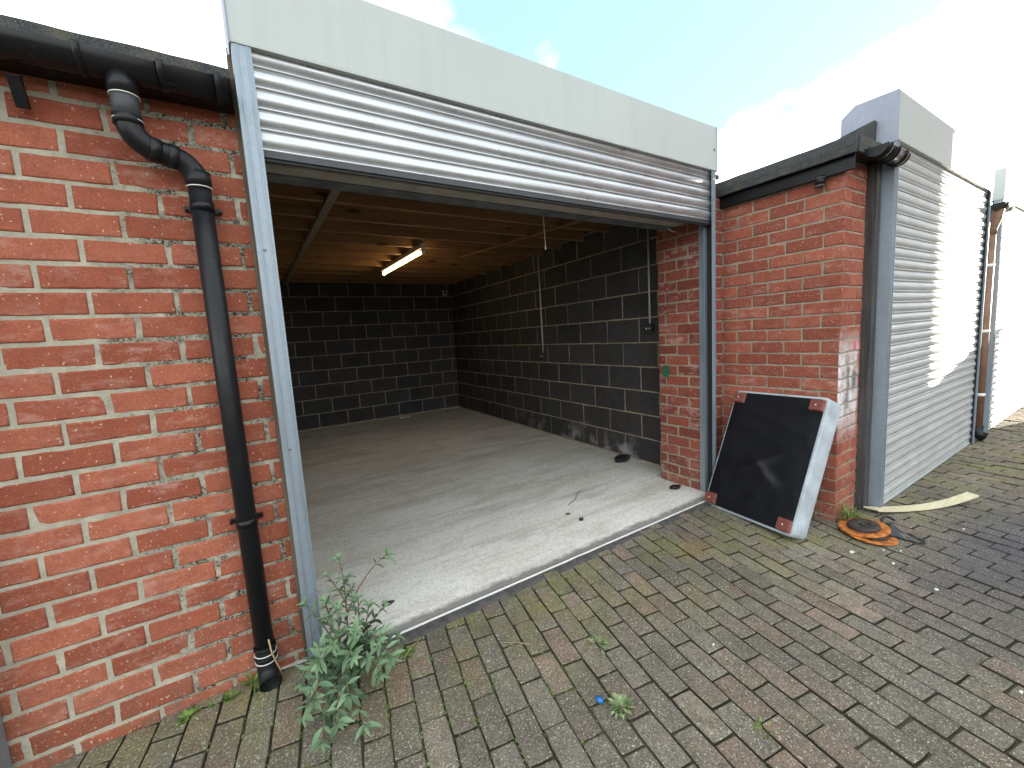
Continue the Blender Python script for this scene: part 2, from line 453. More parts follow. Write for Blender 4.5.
def brick_place(mb, O, U, V, N, w, h, d, col, mat=0, jit=.0012, ch=.004, seg=(5, 2)):
    """one fired brick: irregular chamfered front face, sides going back into the mortar"""
    O, U, V, N = map(Vector, (O, U, V, N))
    nu, nv = seg
    per = []
    for i in range(nu): per.append((i/nu, 0.))
    for i in range(nv): per.append((1., i/nv))
    for i in range(nu): per.append((1-i/nu, 1.))
    for i in range(nv): per.append((0., 1-i/nv))
    tu, tv = R_.uniform(-1, 1)*.0014, R_.uniform(-1, 1)*.0014
    lift = R_.uniform(-1, 1)*.0012
    outer, inner, back = [], [], []
    for a, b in per:
        cf = 0 if (a in (0., 1.) and b in (0., 1.)) else 1
        ju, jv = R_.gauss(0, jit)*cf, R_.gauss(0, jit)*cf
        n = lift+tu*(a-.5)*2+tv*(b-.5)*2
        chip = ch*(1+abs(R_.gauss(0, .45)))
        p = O+U*(a*w+ju)+V*(b*h+jv)
        q = O+U*(min(max(a*w, chip), w-chip)+ju)+V*(min(max(b*h, chip), h-chip)+jv)
        back.append(mb.vert(O+U*(a*w)+V*(b*h)-N*d))
        outer.append(mb.vert(p+N*(n-ch*.8)))
        inner.append(mb.vert(q+N*n))
    k = len(per)
    for i in range(k):
        j = (i+1) % k
        mb.face((back[i], back[j], outer[j], outer[i]), mat, col)
        mb.face((outer[i], outer[j], inner[j], inner[i]), mat, col, True)
    mb.face(inner, mat, col)

def mortar_grid(mb, O, U, V, N, w, h, rec, mat=1, step=.03, amp=.002):
    O, U, V, N = map(Vector, (O, U, V, N))
    nu, nv = max(1, int(w/step)), max(1, int(h/step))
    ids = [[None]*(nv+1) for _ in range(nu+1)]
    for i in range(nu+1):
        for j in range(nv+1):
            p = O+U*(w*i/nu)+V*(h*j/nv)
            ids[i][j] = mb.vert(p-N*(rec+amp*noise.noise(p*14)))
    for i in range(nu):
        for j in range(nv):
            mb.face((ids[i][j], ids[i+1][j], ids[i+1][j+1], ids[i][j+1]), mat, (.5, .5, .5), True)

def course(mb, O, U, V, N, L, z0, h, perps, joint, d=.09, jit=.0012, seg=(5, 2), wob=.0):
    """bricks of one course between the perpend positions"""
    e = [0.]+[p for p in sorted(perps) if .012 < p < L-.012]+[L]
    for a, b in zip(e, e[1:]):
        a2 = a+(joint/2 if a > 0 else 0); b2 = b-(joint/2 if b < L else 0)
        if b2-a2 < .012: continue
        c = (R_.random(), max(0, R_.gauss(.4, .32)), 1.)
        a2 += R_.uniform(-1, 1)*wob; b2 += R_.uniform(-1, 1)*wob
        dz = R_.uniform(-1, 1)*wob*.6
        brick_place(mb, Vector(O)+Vector(U)*a2+Vector(V)*(z0+dz), U, V, N, b2-a2, h, d, c, 0, jit, .004, seg)

X, Y, Z = Vector((1, 0, 0)), Vector((0, 1, 0)), Vector((0, 0, 1))
CH = .0852                                              # brick course height

# ------------------------------------------------------------------ setting: yard
def gz(x, y):
    return -.045*min(1., max(0., (-.1-y)/.8))
mb = MB()                                               # ground sheet out to the horizon, hollowed a little below the pavers
gx = [-900, -60, -8]+[-3+.5*i for i in range(45)]+[30, 80, 900]
gy = [-900, -80, -20, -8]+[-6+.2*i for i in range(31)]+[.4, 8, 40, 900]
ids = [[mb.vert((x, y, gz(x, y)-.012)) for y in gy] for x in gx]
for i in range(len(gx)-1):
    for j in range(len(gy)-1):
        mb.face((ids[i][j], ids[i+1][j], ids[i+1][j+1], ids[i][j+1]), 0, (.5, .5, .5), True)
tag(mb.build('ground', M['soil']), kind='structure')

mb = MB()                                               # block paving: every paver a chamfered block of the one sheet
TH = rad(10.); eu = Vector((math.cos(TH), -math.sin(TH), 0)); ev = Vector((math.sin(TH), math.cos(TH), 0))
CW, PL = .0985, .2
def in_garage(p): return p.y > .12
for k in range(-45, 190):
    u0 = 1.0935+k*CW
    off = -.295 if k % 2 == 0 else -.195
    for q in range(-45, 22):
        v0 = off+q*PL+(.007*math.sin(k*1.7))
        c = eu*(u0+CW/2)+ev*(v0+PL/2)
        if c.y > .1 or c.y < -6. or c.x < -2.2 or c.x > 17: continue
        far = c.x > 7 or c.y < -3.2
        g = R_.uniform(.0028, .0050)
        rot = R_.gauss(0, .008)
        e1 = eu*math.cos(rot)+ev*math.sin(rot); e2 = -eu*math.sin(rot)+ev*math.cos(rot)
        hw, hl = CW/2-g/2, PL/2-g/2
        dz = R_.gauss(0, .0021)-(.005 if R_.random() < .05 else 0)+.006*noise.noise(Vector((c.x*1.3, c.y*1.3, 0)))
        t1, t2 = R_.gauss(0, .010), R_.gauss(0, .007)
        col = (R_.random(), R_.random(), 1.); dark = (col[0], col[1], 0.)
        n2 = 1 if far else 2; n1 = 1 if far else 3
        per = [(-1+2*i/n2, -1) for i in range(n2)]+[(1, -1+2*i/n1) for i in range(n1)]+[(1-2*i/n2, 1) for i in range(n2)]+[(-1, 1-2*i/n1) for i in range(n1)]
        rb, ro, ri = [], [], []
        for a, b_ in per:
            corner = abs(a) == 1 and abs(b_) == 1
            rd = R_.uniform(.0015, .004) if corner else abs(R_.gauss(0, .0013))
            for lst, ins, zz in ((rb, 0., -.03), (ro, 0., -.0028), (ri, .0036, 0.)):
                lu = a*(hw-ins-(rd if abs(a) == 1 else 0)); lv = b_*(hl-ins-(rd if abs(b_) == 1 else 0))
                p = c+e1*lu+e2*lv
                lst.append(mb.vert((p.x, p.y, gz(p.x, p.y)+dz+zz+lu*t1+lv*t2)))
        kk = len(per)
        for i in range(kk):
            j = (i+1) % kk
            mb.face((rb[i], rb[j], ro[j], ro[i]), 0, dark)
            mb.face((ro[i], ro[j], ri[j], ri[i]), 0, col, True)
        mb.face(ri, 0, col)
tag(mb.build('paving', M['paver']), kind='structure')

FZ = .006                                               # garage floor slab
mb = MB()
nx, ny = 60, 90
ids = [[None]*(ny+1) for _ in range(nx+1)]
for i in range(nx+1):
    for j in range(ny+1):
        y = -.092+5.75*j/ny; xl = .612 if y < .02 else .1; xr = 3.50 if y < .02 else 4.0
        x = xl+(xr-xl)*i/nx
        if j == 0: y += .004*noise.noise(Vector((x*6, 0, 0)))
        ids[i][j] = mb.vert((x, y, FZ+.003*noise.noise(Vector((x*2, y*2, 1)))))
for i in range(nx):
    for j in range(ny):
        mb.face((ids[i][j], ids[i+1][j], ids[i+1][j+1], ids[i][j+1]), 0, (.5, .5, .5), True)
lo = [mb.vert((.612+2.888*i/nx, -.092, -.1)) for i in range(nx+1)]
for i in range(nx): mb.face((lo[i], lo[i+1], ids[i+1][0], ids[i][0]))
tag(mb.build('garage_floor', M['floor']), kind='structure')

mb = MB()
n = 60
prev = None
for i in range(n+1):
    x = .612+2.90*i/n
    e = -.166+.006*noise.noise(Vector((x*5, 3, 0)))
    zt = .002+.003*noise.noise(Vector((x*9, 1, 0)))
    row = [mb.vert((x, e, -.02)), mb.vert((x, e+.004, zt-.004)), mb.vert((x, -.125, zt)), mb.vert((x, -.0925, zt+.002))]
    if prev:
        for a in range(3): mb.face((prev[a], row[a], row[a+1], prev[a+1]), 0, (.5, .5, .5), True)
    prev = row
tag(mb.build('doorstep', M['threshold']), kind='structure')
mb = MB()
mb.obox((.665, -.1085, -.01), X, Y, Z, 2.83, .0062, .0215, .0015)
tag(mb.build('threshold_strip', M['edge']), 'bright metal edging strip running along the garage door threshold', 'threshold strip')

# ------------------------------------------------------------------ brick walls
def zc(k): return (26.5-k)*CH+.045                       # centre of left-wall course k
BP = .2261
mb = MB()
WX0, WX1 = -.30, .602
for k in range(0, 28):
    base = 0. if k % 2 == 0 else .113
    perps = [base+BP*q-WX0+.003*math.sin(k*2.1+q*1.3) for q in range(-3, 4)]
    course(mb, (WX0, 0, 0), X, Z, -Y, WX1-WX0, zc(k)-CH/2+.006, CH-.0135, perps, .0145, .09, .0006, (8, 3), .0016)
mortar_grid(mb, (WX0, 0, -.1), X, Z, -Y, WX1-WX0, 2.42, .0035, 1, .02, .0022)
mb.box(WX0, WX1, .02, .22, -.1, 2.30, 0, 1)
mb.box(WX0+.3, .45, .22, 5.6, -.1, 2.30, 0, 1)
tag(mb.build('brick_wall', [M['brick'], M['mortar']]), 'red brick wall with cream mortar standing behind the black drainpipe', 'brick wall')

# projecting pier on the right: side facing the open garage plus the narrow front with paint on it
SX, CY = 3.751, -.788
FW = .324
mb = MB()
RP = .2238
for j in range(-3, 26):
    zt = 2.126-j*CH
    even = j % 2 == 0
    ps = [RP*q if even else RP*(q-.5) for q in range(1, 6)]
    course(mb, (SX, CY, 0), Y, Z, -X, .80, zt-CH+.005, CH-.011, [p for p in ps], .011, .07, .0009, (5, 2), .0015)
    pf = [.108] if even else [.222]
    course(mb, (SX+.0015, CY, 0), X, Z, -Y, FW, zt-CH+.005, CH-.011, pf, .010, .0695, .0009, (5, 2), .001)
mortar_grid(mb, (SX, CY+.0045, -.1), Y, Z, -X, .80, 2.4, .0045, 1, .03, .0015)
mortar_grid(mb, (SX+.0045, CY, -.1), X, Z, -Y, FW-.0045, 2.4, .0045, 1, .03, .0015)
mb.box(SX+.02, SX+FW, CY+.02, CY+.30, -.1, 2.30, 0, 1)
mb.box(SX+.02, SX+.22, CY+.30, 0.02, -.1, 2.30, 0, 1)
tag(mb.build('brick_wall', [M['brick_right'], M['mortar_pale']]), 'red brick wall projecting forward with spray paint on its narrow front, cushion base leaning on it', 'brick wall')

# inner reveal pier beside the door opening
PX = 3.505
mb = MB()
for j in range(-3, 26):
    zt = 2.126-j*CH
    pa = [.205, .43] if j % 2 else [.10, .315]
    course(mb, (PX, .035, 0), Y, Z, -X, .385, zt-CH+.005, CH-.011, pa, .012, .06, .0016, (5, 2), .002)
    pf = [.11] if j % 2 else []
    course(mb, (PX+.03, 0, 0), X, Z, -Y, SX-PX-.032, zt-CH+.005, CH-.011, pf, .011, .028, .001, (5, 2), .001)
mortar_grid(mb, (PX, .035, -.1), Y, Z, -X, .385, 2.42, .0035, 1, .03, .002)
mortar_grid(mb, (PX+.03, 0, -.1), X, Z, -Y, SX-PX-.03, 2.42, .0035, 1, .03, .002)
mb.box(PX+.012, SX+.06, .03, .418, -.1, 2.32, 0, 1)
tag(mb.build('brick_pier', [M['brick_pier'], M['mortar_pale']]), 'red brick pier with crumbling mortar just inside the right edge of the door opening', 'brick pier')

# green paint dab on that pier
mb = MB()
pts = []
for i in range(14):
    a = 2*math.pi*i/14
    r = 1+.25*noise.noise(Vector((math.cos(a)*2, math.sin(a)*2, 5)))
    pts.append((max(-1, min(1, math.cos(a)*1.05*r))*.036+.352, max(-1, min(1, math.sin(a)*1.05*r))*.052+.965))
mb.prism(pts, 'x', PX-.0045, PX+.0, 0)
tag(mb.build('paint_patch', simple('green_paint', (.016, .11, .06), .7, 0, .5, 40, .4, 90)), 'small green paint patch on the brick pier inside the doorway', 'paint patch')

# ------------------------------------------------------------------ block walls inside
BH = .236
def block_wall(name, O, U, N, L, off, label, n_rows=11, p=.445):
    mb = MB(); O = Vector(O)
    for r in range(n_rows):
        z0 = .02+r*BH
        o = off+(p/2 if r % 2 else 0)
        e = [0.]+[o+p*q+R_.uniform(-.006, .006) for q in range(-2, 20) if .03 < o+p*q < L-.03]+[L]
        for a, b in zip(e, e[1:]):
            a2 = a+.006; b2 = b-.006
            c = (R_.random(), R_.random(), 1.)
            brick_place(mb, O+Vector(U)*a2+Z*(z0+.006), U, Z, N, b2-a2, BH-.012, .08, c, 0, .0012, .003, (6, 3))
    mortar_grid(mb, O-Z*.02, U, Z, N, L, n_rows*BH+.02, .004, 1, .06, .002)
    nn = Vector(N)
    mb.obox(O-nn*.012-Z*.1, U, Z, -nn, L, n_rows*BH+.1, .08, 0, 1)
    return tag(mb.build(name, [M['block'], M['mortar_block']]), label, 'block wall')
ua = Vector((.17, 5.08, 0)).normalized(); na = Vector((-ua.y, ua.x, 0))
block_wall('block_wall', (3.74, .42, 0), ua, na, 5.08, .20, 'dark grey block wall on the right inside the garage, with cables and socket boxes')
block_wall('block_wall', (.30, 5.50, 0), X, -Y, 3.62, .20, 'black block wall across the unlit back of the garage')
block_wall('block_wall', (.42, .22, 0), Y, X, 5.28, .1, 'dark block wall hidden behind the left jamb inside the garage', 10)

# ------------------------------------------------------------------ roof, joists, lintel
roof = empty('garage_roof', (2, 2.5, 2.33), 'flat garage roof seen from inside as a row of bare pine joists', 'roof')
for i in range(13):
    y = .445+.392*i
    mb = MB()
    t = R_.uniform(-.004, .004)
    mb.obox((.30, y-.0235, 2.325+t), X, Y, Z, 3.55+.034*y, .047, .165, .003)
    mb.build('joist', M['joist'], roof)
mb = MB(); mb.box(.25, 4.05, .30, 5.62, 2.493, 2.53); mb.build('deck', M['deck'], roof)
mb = MB(); mb.box(.24, .298, .36, 5.6, 2.30, 2.4925); mb.build('side_board', M['felt'], roof)
mb = MB(); mb.box(1.085, 1.14, .42, 5.4, 2.306, 2.3235, .002); mb.build('batten', M['batten'], roof)
mb = MB()
a, b_ = Vector((2.82, 2.75, 2.314)), Vector((3.20, .60, 2.314))
d = (b_-a); mb.obox(a, d.normalized(), Z.cross(d.normalized()), Z, d.length, .04, .009, .001)
mb.build('brace', M['joist'], roof)
mb = MB()
mb.prism([(.45, 2.535), (.46, 2.56), (5.75, 2.56), (5.75, 2.532), (.45, 2.532)], 'x', -.30, 4.0)
mb.build('felt_covering', M['felt'], roof); mb = MB()
mb.box(.60, 4.0, .18, .44, 2.532, 2.56)
mb.build('felt_front', M['felt'], roof)

lin = empty('lintel', (2.1, .3, 2.1), 'beam above the garage opening, pale strip in front of dark steel', 'lintel')
mb = MB(); mb.box(.604, 3.80, .17, .262, 2.125, 2.49, .004); mb.build('timber_plate', M['lintel'], lin)
mb = MB()
mb.box(.45, 3.80, .265, .365, 2.120, 2.134, .002); mb.box(.604, 3.80, .310, .322, 2.130, 2.49)
mb.build('steel_beam', M['steel'], lin)

# felt roof edge over the left wall
mb = MB()
def wobx(co):
    x, y, z = co
    return (x, y+.003*noise.noise(Vector((x*9, z*9, 2))), z+.004*noise.noise(Vector((x*7, 4, y*5))))
mb.prism([(-.080, 2.268), (-.084, 2.300), (-.078, 2.343), (-.02, 2.352), (-.02, 2.31), (-.06, 2.262)], 'x', -.30, .596, 0, segs=40, fn=wobx)
mb.build('eaves_felt', M['felt'], roof)
mb = MB(); mb.box(-.30, .596, -.058, .02, 2.225, 2.30, .002); mb.build('fascia_board', M['black'], roof)

# ------------------------------------------------------------------ roller shutters
def lath_prof(z_top, y, n, p=.075, bulge=.0125):
    pr = []
    for k in range(n):
        zt = z_top-k*p
        pr.append((y+.002, zt))
        for i in range(9):
            a = i/8
            pr.append((y-bulge*math.sin(math.pi*a)**.75, zt-.001-a*.056))
        pr.append((y+.006, zt-.0590))
        pr.append((y-.003, zt-.0605)); pr.append((y-.0066, zt-.0655)); pr.append((y-.0045, zt-.0705))
        pr.append((y+.007, zt-.0725))
    pr.append((y+.003, z_top-n*p))
    return pr
def shutter(x0, x1, yf, zb, label, mats, gw=(.062, .046), sides=(1, 1), timber=None, ground=0.):
    """x0,x1 outer edges of the two guides; yf front face of the guides; zb bottom of the curtain"""
    root = empty('roller_shutter', ((x0+x1)/2, yf, ground), label, 'roller shutter', 'roller shutters along the garage row')
    yc = yf+.034
    ztop = 2.455
    n = int(round((ztop-zb-.02)/.075))
    p = (ztop-zb-.02)/n
    mb = MB()
    sd = R_.uniform(0, 50)
    def wob(co):
        x, y, z = co
        return (x, y+.0018*noise.noise(Vector((x*1.1+sd, z*9, 1)))+.0009*noise.noise(Vector((x*6+sd, z*12, 1))), z+.0016*noise.noise(Vector((x*.9+sd, z*3, 7))))
    segs = 50
    for k in range(n):
        pr = lath_prof(ztop-k*p, yc, 1, p)
        mb.sheet(pr, x0+.012, x1-.012, segs, 0, (.5, .5, .5), True, wob)
    mb.build('curtain', mats['lath'], root)
    mb = MB()
    mb.box(x0+.02, x1-.02, yc-.004, yc+.007, zb, zb+.024, .001)
    mb.box(x0+.02, x1-.02, yc-.013, yc+.018, zb-.006, zb+.004, .001)
    mb.build('bottom_rail', mats['rail'], root)
    mb = MB(); mb.box(x0+.02, x1-.02, yc-.004, yc+.006, zb-.016, zb-.006); mb.build('rubber_seal', M['rubber'], root)
    for s, on in zip((0, 1), sides):
        if not on: continue
        w = gw[s]
        mb = MB()
        a = x0 if s == 0 else x1
        sg = 1 if s == 0 else -1
        def bx(u0, u1, y0, y1, z0=ground-.01, z1=2.44, b=.0012):
            xa, xb = sorted((a+sg*u0, a+sg*u1)); mb.box(xa, xb, y0, y1, z0, z1, b)
        bx(0, w, yf, yf+.0035)                           # front flange
        bx(0, .0035, yf+.0036, yf+.068)                  # web
        bx(.0036, w, yf+.0645, yf+.068)                  # back flange
        bx(w-.016, w-.010, yf-.0038, yf, ground+.0, 2.43, .0012)   # rolled ribs of the flange
        bx(.014, .020, yf-.0038, yf, ground+.0, 2.43, .0012)
        bx(.0036, w*.55, yf+.006, yf+.012, ground, 2.43, .0006)
        mb.build('guide_rail', mats['guide'], root)
        mb = MB(); bx(.0038, .0095, yf+.0125, yf+.064, ground, 2.43, 0.); mb.build('brush_strip', M['rubber'], root)
        for zz in (.16, .95, 1.72):
            mb = MB(); mb.lathe([(0.0005, .003), (.0045, .0025), (.006, 0), (.006, -.002)], (a+sg*w*.42, yf, ground+zz), -Y, 8, 0, True, False)
            mb.build('rivet', M['guide_dark'], root)
    # box with front cover, top and chamfered back
    zb2, zt2 = 2.433, 2.728
    bk = yf+.295
    mb = MB()
    prof = [(yf-.004, zb2), (yf-.004, zt2), (yf+.22, zt2+.003), (bk, zt2-.055), (bk, zb2), (bk-.004, zb2), (bk-.004, zt2-.058), (yf+.218, zt2-.001), (yf+.0, zt2-.004), (yf+.0, zb2+.004), (yf+.022, zb2+.003), (yf+.022, zb2)]
    mb.prism(prof, 'x', x0-.001, x1+.001, 0)
    mb.build('fascia_box', mats['box'], root)
    for s in (0, 1):
        xe = x0-.0055 if s == 0 else x1+.0015
        mb = MB()
        mb.prism([(yf-.008, zb2-.008), (yf-.008, zt2+.003), (yf+.22, zt2+.006), (bk+.003, zt2-.053), (bk+.003, zb2-.008)], 'x', xe, xe+.004)
        mb.build('end_plate', mats['end'], root)
    mb = MB()                                            # the rolled-up curtain on its barrel inside the box
    mb.tube([(x0+.03, yf+.15, 2.60), (x1-.03, yf+.15, 2.60)], .105 if zb > 1 else .06, 20)
    mb.build('barrel', M['guide_dark'], root)
    if timber:
        for (ax0, ax1, ay0, ay1, mt) in timber:
            mb = MB(); mb.box(ax0, ax1, ay0, ay1, ground-.02, 2.43, .004); mb.build('timber_packer', mt, root)
    return root
SM = {'lath': M['galv'], 'rail': M['rail'], 'guide': M['guide'], 'box': M['powder'], 'end': M['endplate']}
SM2 = dict(SM, lath=M['galv_pale'], rail=M['galv_pale'])
s1 = shutter(.608, 3.528, -.082, 2.072, 'galvanised roller shutter rolled up above the open garage, long pale grey box on top', SM, timber=[(.596, .640, -.012, .06, M['timber_brown']), (.645, .67, -.0135, .16, M['timber_brown'])])
mb = MB(); mb.box(PX-.008, 3.526, -.0125, .036, 0, 2.43, .001); mb.build('angle_bracket', M['guide'], s1)
mb = MB(); mb.lathe([(.0005, .003), (.007, .002), (.007, 0)], (3.505, -.087, 2.573), -Y, 10, 0, True, False); mb.build('fixing_hole', M['rubber'], s1)
s2 = shutter(4.158, 6.70, -.905, -.03, 'closed pale roller shutter right of the projecting brick wall, part in glaring sun', SM2, (.062, .034), timber=[(4.079, 4.155, -.840, -.775, M['timber'])], ground=-.045)
s3 = shutter(7.22, 10.06, -.905, -.03, 'closed roller shutter at far right edge beyond the brown downpipe, bleached by sun', dict(SM2, end=M['powder']), (.062, .05), ground=-.045)
s0 = shutter(-3.18, -.256, -.082, .02, 'roller shutter whose guide rail shows at the bottom left corner beside the brick', SM, (.062, .066))

# pier and wall further along the row
def plain_pier(x0, x1, y, label):
    mb = MB()
    for j in range(-2, 26):
        zt = 2.126-j*CH
        ps = [.225*q+(.112 if j % 2 else 0) for q in range(0, 20)]
        course(mb, (x0, y, 0), X, Z, -Y, x1-x0, zt-CH+.005, CH-.011, ps, .011, .06, .0009, (2, 1), .001)
    mortar_grid(mb, (x0, y, -.1), X, Z, -Y, x1-x0, 2.38, .004, 1, .1, .001)
    mb.box(x0+.001, x1-.001, y+.012, y+.4, -.1, 2.28, 0, 1)
    return tag(mb.build('brick_pier', [M['white_brick'], M['white_brick']]), label, 'brick pier')
M['white_brick'] = simple('white_painted_brick', (.66, .65, .62), .8, 0, .1, 20, .4, 80)
plain_pier(6.71, 7.20, CY, 'white painted brick pier behind the brown downpipe between the two far shutters')
plain_pier(10.08, 13.5, CY, 'white painted wall beyond the last shutter at the far right')
mb = MB(); mb.box(4.20, 13.5, -.60, -.50, -.1, 2.45, 0); mb.box(4.20, 13.5, -.6, 5.6, 2.40, 2.47)
mb.box(13.4, 13.5, -.5, 5.6, -.1, 2.4); mb.box(4.2, 13.5, 5.5, 5.6, -.1, 2.4)
tag(mb.build('garage_building', M['mortar_block']), 'rest of the garage block standing behind the closed shutters', 'garage')

# ------------------------------------------------------------------ roof over the projecting pier
rt = empty('felt_roof_edge', (3.7, -.4, 2.2), 'grey mineral felt roof edge along the top of the projecting brick wall', 'roof edge')
mb = MB()
def woby(co):
    x, y, z = co
    return (x+.004*noise.noise(Vector((y*9, z*9, 2))), y, z+.005*noise.noise(Vector((y*6, x*4, 8))))
mb.prism([(3.664, 2.292), (3.660, 2.340), (3.668, 2.392), (3.72, 2.402), (4.150, 2.402), (4.150, 2.352), (3.70, 2.350), (3.672, 2.288)], 'y', -.862, .05, 0, segs=36, fn=woby)
mb.build('felt_verge', M['felt'], rt)
mb = MB(); mb.box(3.712, 3.735, -.845, .05, 2.212, 2.345, .003); mb.build('verge_board', M['black'], rt)
mb = MB(); mb.box(3.737, 4.15, -.85, .05, 2.300, 2.345); mb.build('soffit', M['black'], rt)
mb = MB()
mb.prism([(-.800, 2.403), (-.806, 2.580), (-.80, 2.585), (-.56, 2.540), (-.34, 2.480), (-.30, 2.403)], 'x', 4.118, 4.148)
mb.build('felt_upstand', M['felt'], rt)
mb = MB()
mb.obox((3.700, -.868, 2.300), X, Y, Z, .40, .022, .092, .003); mb.build('front_trim', M['felt_moss'] if 'felt_moss' in M else M['felt'], rt)
mb = MB()
mb.box(3.99, 4.15, .06, 5.6, -.1, 2.49); mb.build('party_wall', M['block'], rt)

def half_round(mb, x0, x1, yc, zl, r, thick=.003, segs=1, fall=0.):
    prof = []
    for i in range(13):
        a = math.pi*i/12
        prof.append((yc-r*math.cos(a), zl-r*math.sin(a)))
    inn = [(yc-(r-thick)*math.cos(math.pi*i/12), zl-(r-thick)*math.sin(math.pi*i/12)) for i in range(12, -1, -1)]
    pr = prof+[(prof[-1][0], zl+.004)]+[(inn[0][0], zl+.004)]+inn+[(inn[-1][0], zl+.004), (prof[0][0], zl+.004)]
    mb.prism(pr, 'x', x0, x1, 0, smooth=True, segs=segs)
def gutter(x0, x1, yc, zl, r, brackets, label, cap=True, mat=None):
    g = empty('gutter', ((x0+x1)/2, yc, zl-r), label, 'gutter', 'half round gutters')
    mb = MB(); half_round(mb, x0, x1, yc, zl, r); mb.build('channel', mat or M['black'], g)
    for bxp in brackets:
        mb = MB(); half_round(mb, bxp-.009, bxp+.009, yc, zl+.002, r+.006, .005)
        mb.box(bxp-.009, bxp+.009, yc+r-.004, yc+r+.012, zl-.03, zl+.03, .001)
        mb.box(bxp-.009, bxp+.009, yc-r-.006, yc-r+.010, zl+.004, zl+.011, .001)
        mb.build('bracket', M['black'], g)
    if cap:
        for xe in (x0, x1):
            mb = MB(); pr = [(yc-(r+.002)*math.cos(math.pi*i/14), zl-(r+.002)*math.sin(math.pi*i/14)) for i in range(15)]
            mb.prism(pr, 'x', xe-.002, xe+.002)
            mb.build('end_cap', M['black'], g)
    return g
gutter(-.30, .592, -.114, 2.262, .054, (.215, .405, .555), 'long black gutter over the left brick wall, feeding the drainpipe')
gutter(3.775, 4.150, -.922, 2.318, .055, (3.84, 3.97, 4.10), 'short black gutter with three hooked brackets at the corner of the projecting wall')
gutter(6.80, 7.19, -.93, 2.33, .055, (6.9, 7.1), 'short far gutter above the brown downpipe beyond the closed shutter')

# timber struts under the left gutter are a pair of soffit brackets
mb = MB(); mb.obox((.035, -.02, 2.118), X, Vector((0, -.45, 1)).normalized(), Vector((0, -1, -.45)).normalized(), .03, .085, .02, .002)
tag(mb.build('gutter_strut', M['black']), 'black angled strut under the gutter at the left edge', 'strut')

# ------------------------------------------------------------------ downpipes
dp = empty('drainpipe', (.458, -.056, 0), 'black plastic drainpipe with swan neck running down the left brick wall', 'drainpipe', 'downpipes')
pr_ = .034
def arc(p0, p1, p2, n=7):
    p0, p1, p2 = Vector(p0), Vector(p1), Vector(p2)
    return [p0*(1-t)**2+p1*2*t*(1-t)+p2*t*t for t in [i/n for i in range(n+1)]]
mb = MB()
mb.tube([(.300, -.112, 2.225), (.300, -.112, 2.168)], [.041, .039], 20)
mb.build('outlet', M['pipe'], dp)
mb = MB(); mb.tube([(.300, -.114, 2.180), (.300, -.114, 2.092)], .036, 20); mb.build('spigot', M['pipe_grey'], dp)
mb = MB()
e1 = arc((.300, -.114, 2.100), (.300, -.112, 2.035), (.352, -.092, 2.022))
e2 = arc((.385, -.078, 2.018), (.452, -.056, 2.012), (.458, -.056, 1.940))
mb.tube(e1+e2, .036, 20)
mb.tube([e1[0]+Z*.004, e1[0]-Z*.022], .0385, 20); mb.tube([e1[-1]-(e2[0]-e1[-1])*.5, e1[-1]+(e2[0]-e1[-1])*.35], .0388, 20)
mb.tube([e2[0]-(e2[0]-e1[-1])*.05, e2[0]+(e2[1]-e2[0])*1.3], .0388, 20)
mb.tube([e2[-1]+Z*.04, e2[-1]-Z*.012], .0388, 20)
mb.build('swan_neck', M['pipe'], dp)
for zz in (2.166, 2.094, 1.952):
    mb = MB(); c = (.300, -.113, zz) if zz > 2.05 else (.458, -.056, zz-.024)
    mb.tube([Vector(c), Vector(c)-Z*.003], .0392, 20)
    mb.build('sealant', M['white_pl'], dp)
mb = MB(); mb.tube([(.458, -.056, 1.95), (.459, -.056, 1.2), (.461, -.056, .15)], pr_, 24); mb.build('shaft', M['pipe'], dp)
for zz in (1.862, .690):
    mb = MB()
    mb.tube([(.459, -.056, zz+.014), (.459, -.056, zz-.014)], .0365, 24)
    mb.box(.459-.055, .459+.055, -.020, -.008, zz-.010, zz+.010, .002)
    for sx in (-.050, .050):
        mb.tube([(.459+sx, -.003, zz), (.459+sx, -.033, zz)], .0065, 8)
    mb.build('pipe_clip', M['black'], dp)
mb = MB()
sh = [Vector((.461, -.056, .175)), Vector((.461, -.056, .11)), Vector((.462, -.060, .072)), Vector((.463, -.076, .046)), Vector((.465, -.112, .034))]
mb.tube(sh, [.0375, .0375, .0375, .0375, .0385], 20, caps=False)
mb.tube(sh[2:], [.034, .034, .0355], 20, 1, caps=False)
for a in (.165, .125):
    mb.tube([(.461, -.056, a+.004), (.461, -.056, a-.004)], .0405, 20)
mb.build('shoe', [M['pipe'], M['rubber']], dp)
for a in (.140, .108):
    mb = MB(); mb.tube([(.461, -.056, a+.0015), (.461, -.056, a-.0015)], .0402, 20)
    mb.build('sealant', M['white_pl'], dp)

fp = empty('downpipe', (6.95, -.85, -.04), 'brown weathered downpipe on the white pier beyond the closed shutter', 'drainpipe', 'downpipes')
mb = MB(); mb.tube([(6.86, -.89, 2.10), (6.87, -.89, 1.0), (6.88, -.89, .10)], .040, 16); mb.build('shaft', M['rustpipe'], fp)
mb = MB(); mb.tube([(6.86, -.93, 2.28), (6.86, -.92, 2.20), (6.86, -.89, 2.10), (6.86, -.89, 2.05)], .044, 16); mb.build('neck', M['rustpipe'], fp)
for zz in (1.75, 1.1, .45):
    mb = MB(); mb.tube([(6.868, -.89, zz+.015), (6.868, -.89, zz-.015)], .045, 16); mb.box(6.80, 6.94, -.85, -.79, zz-.012, zz+.012); mb.build('pipe_clip', M['white_pl'], fp)
mb = MB(); mb.tube([(6.88, -.89, .12), (6.88, -.89, .03), (6.90, -.94, -.0)], [.048, .050, .052], 16); mb.build('shoe', M['black'], fp)

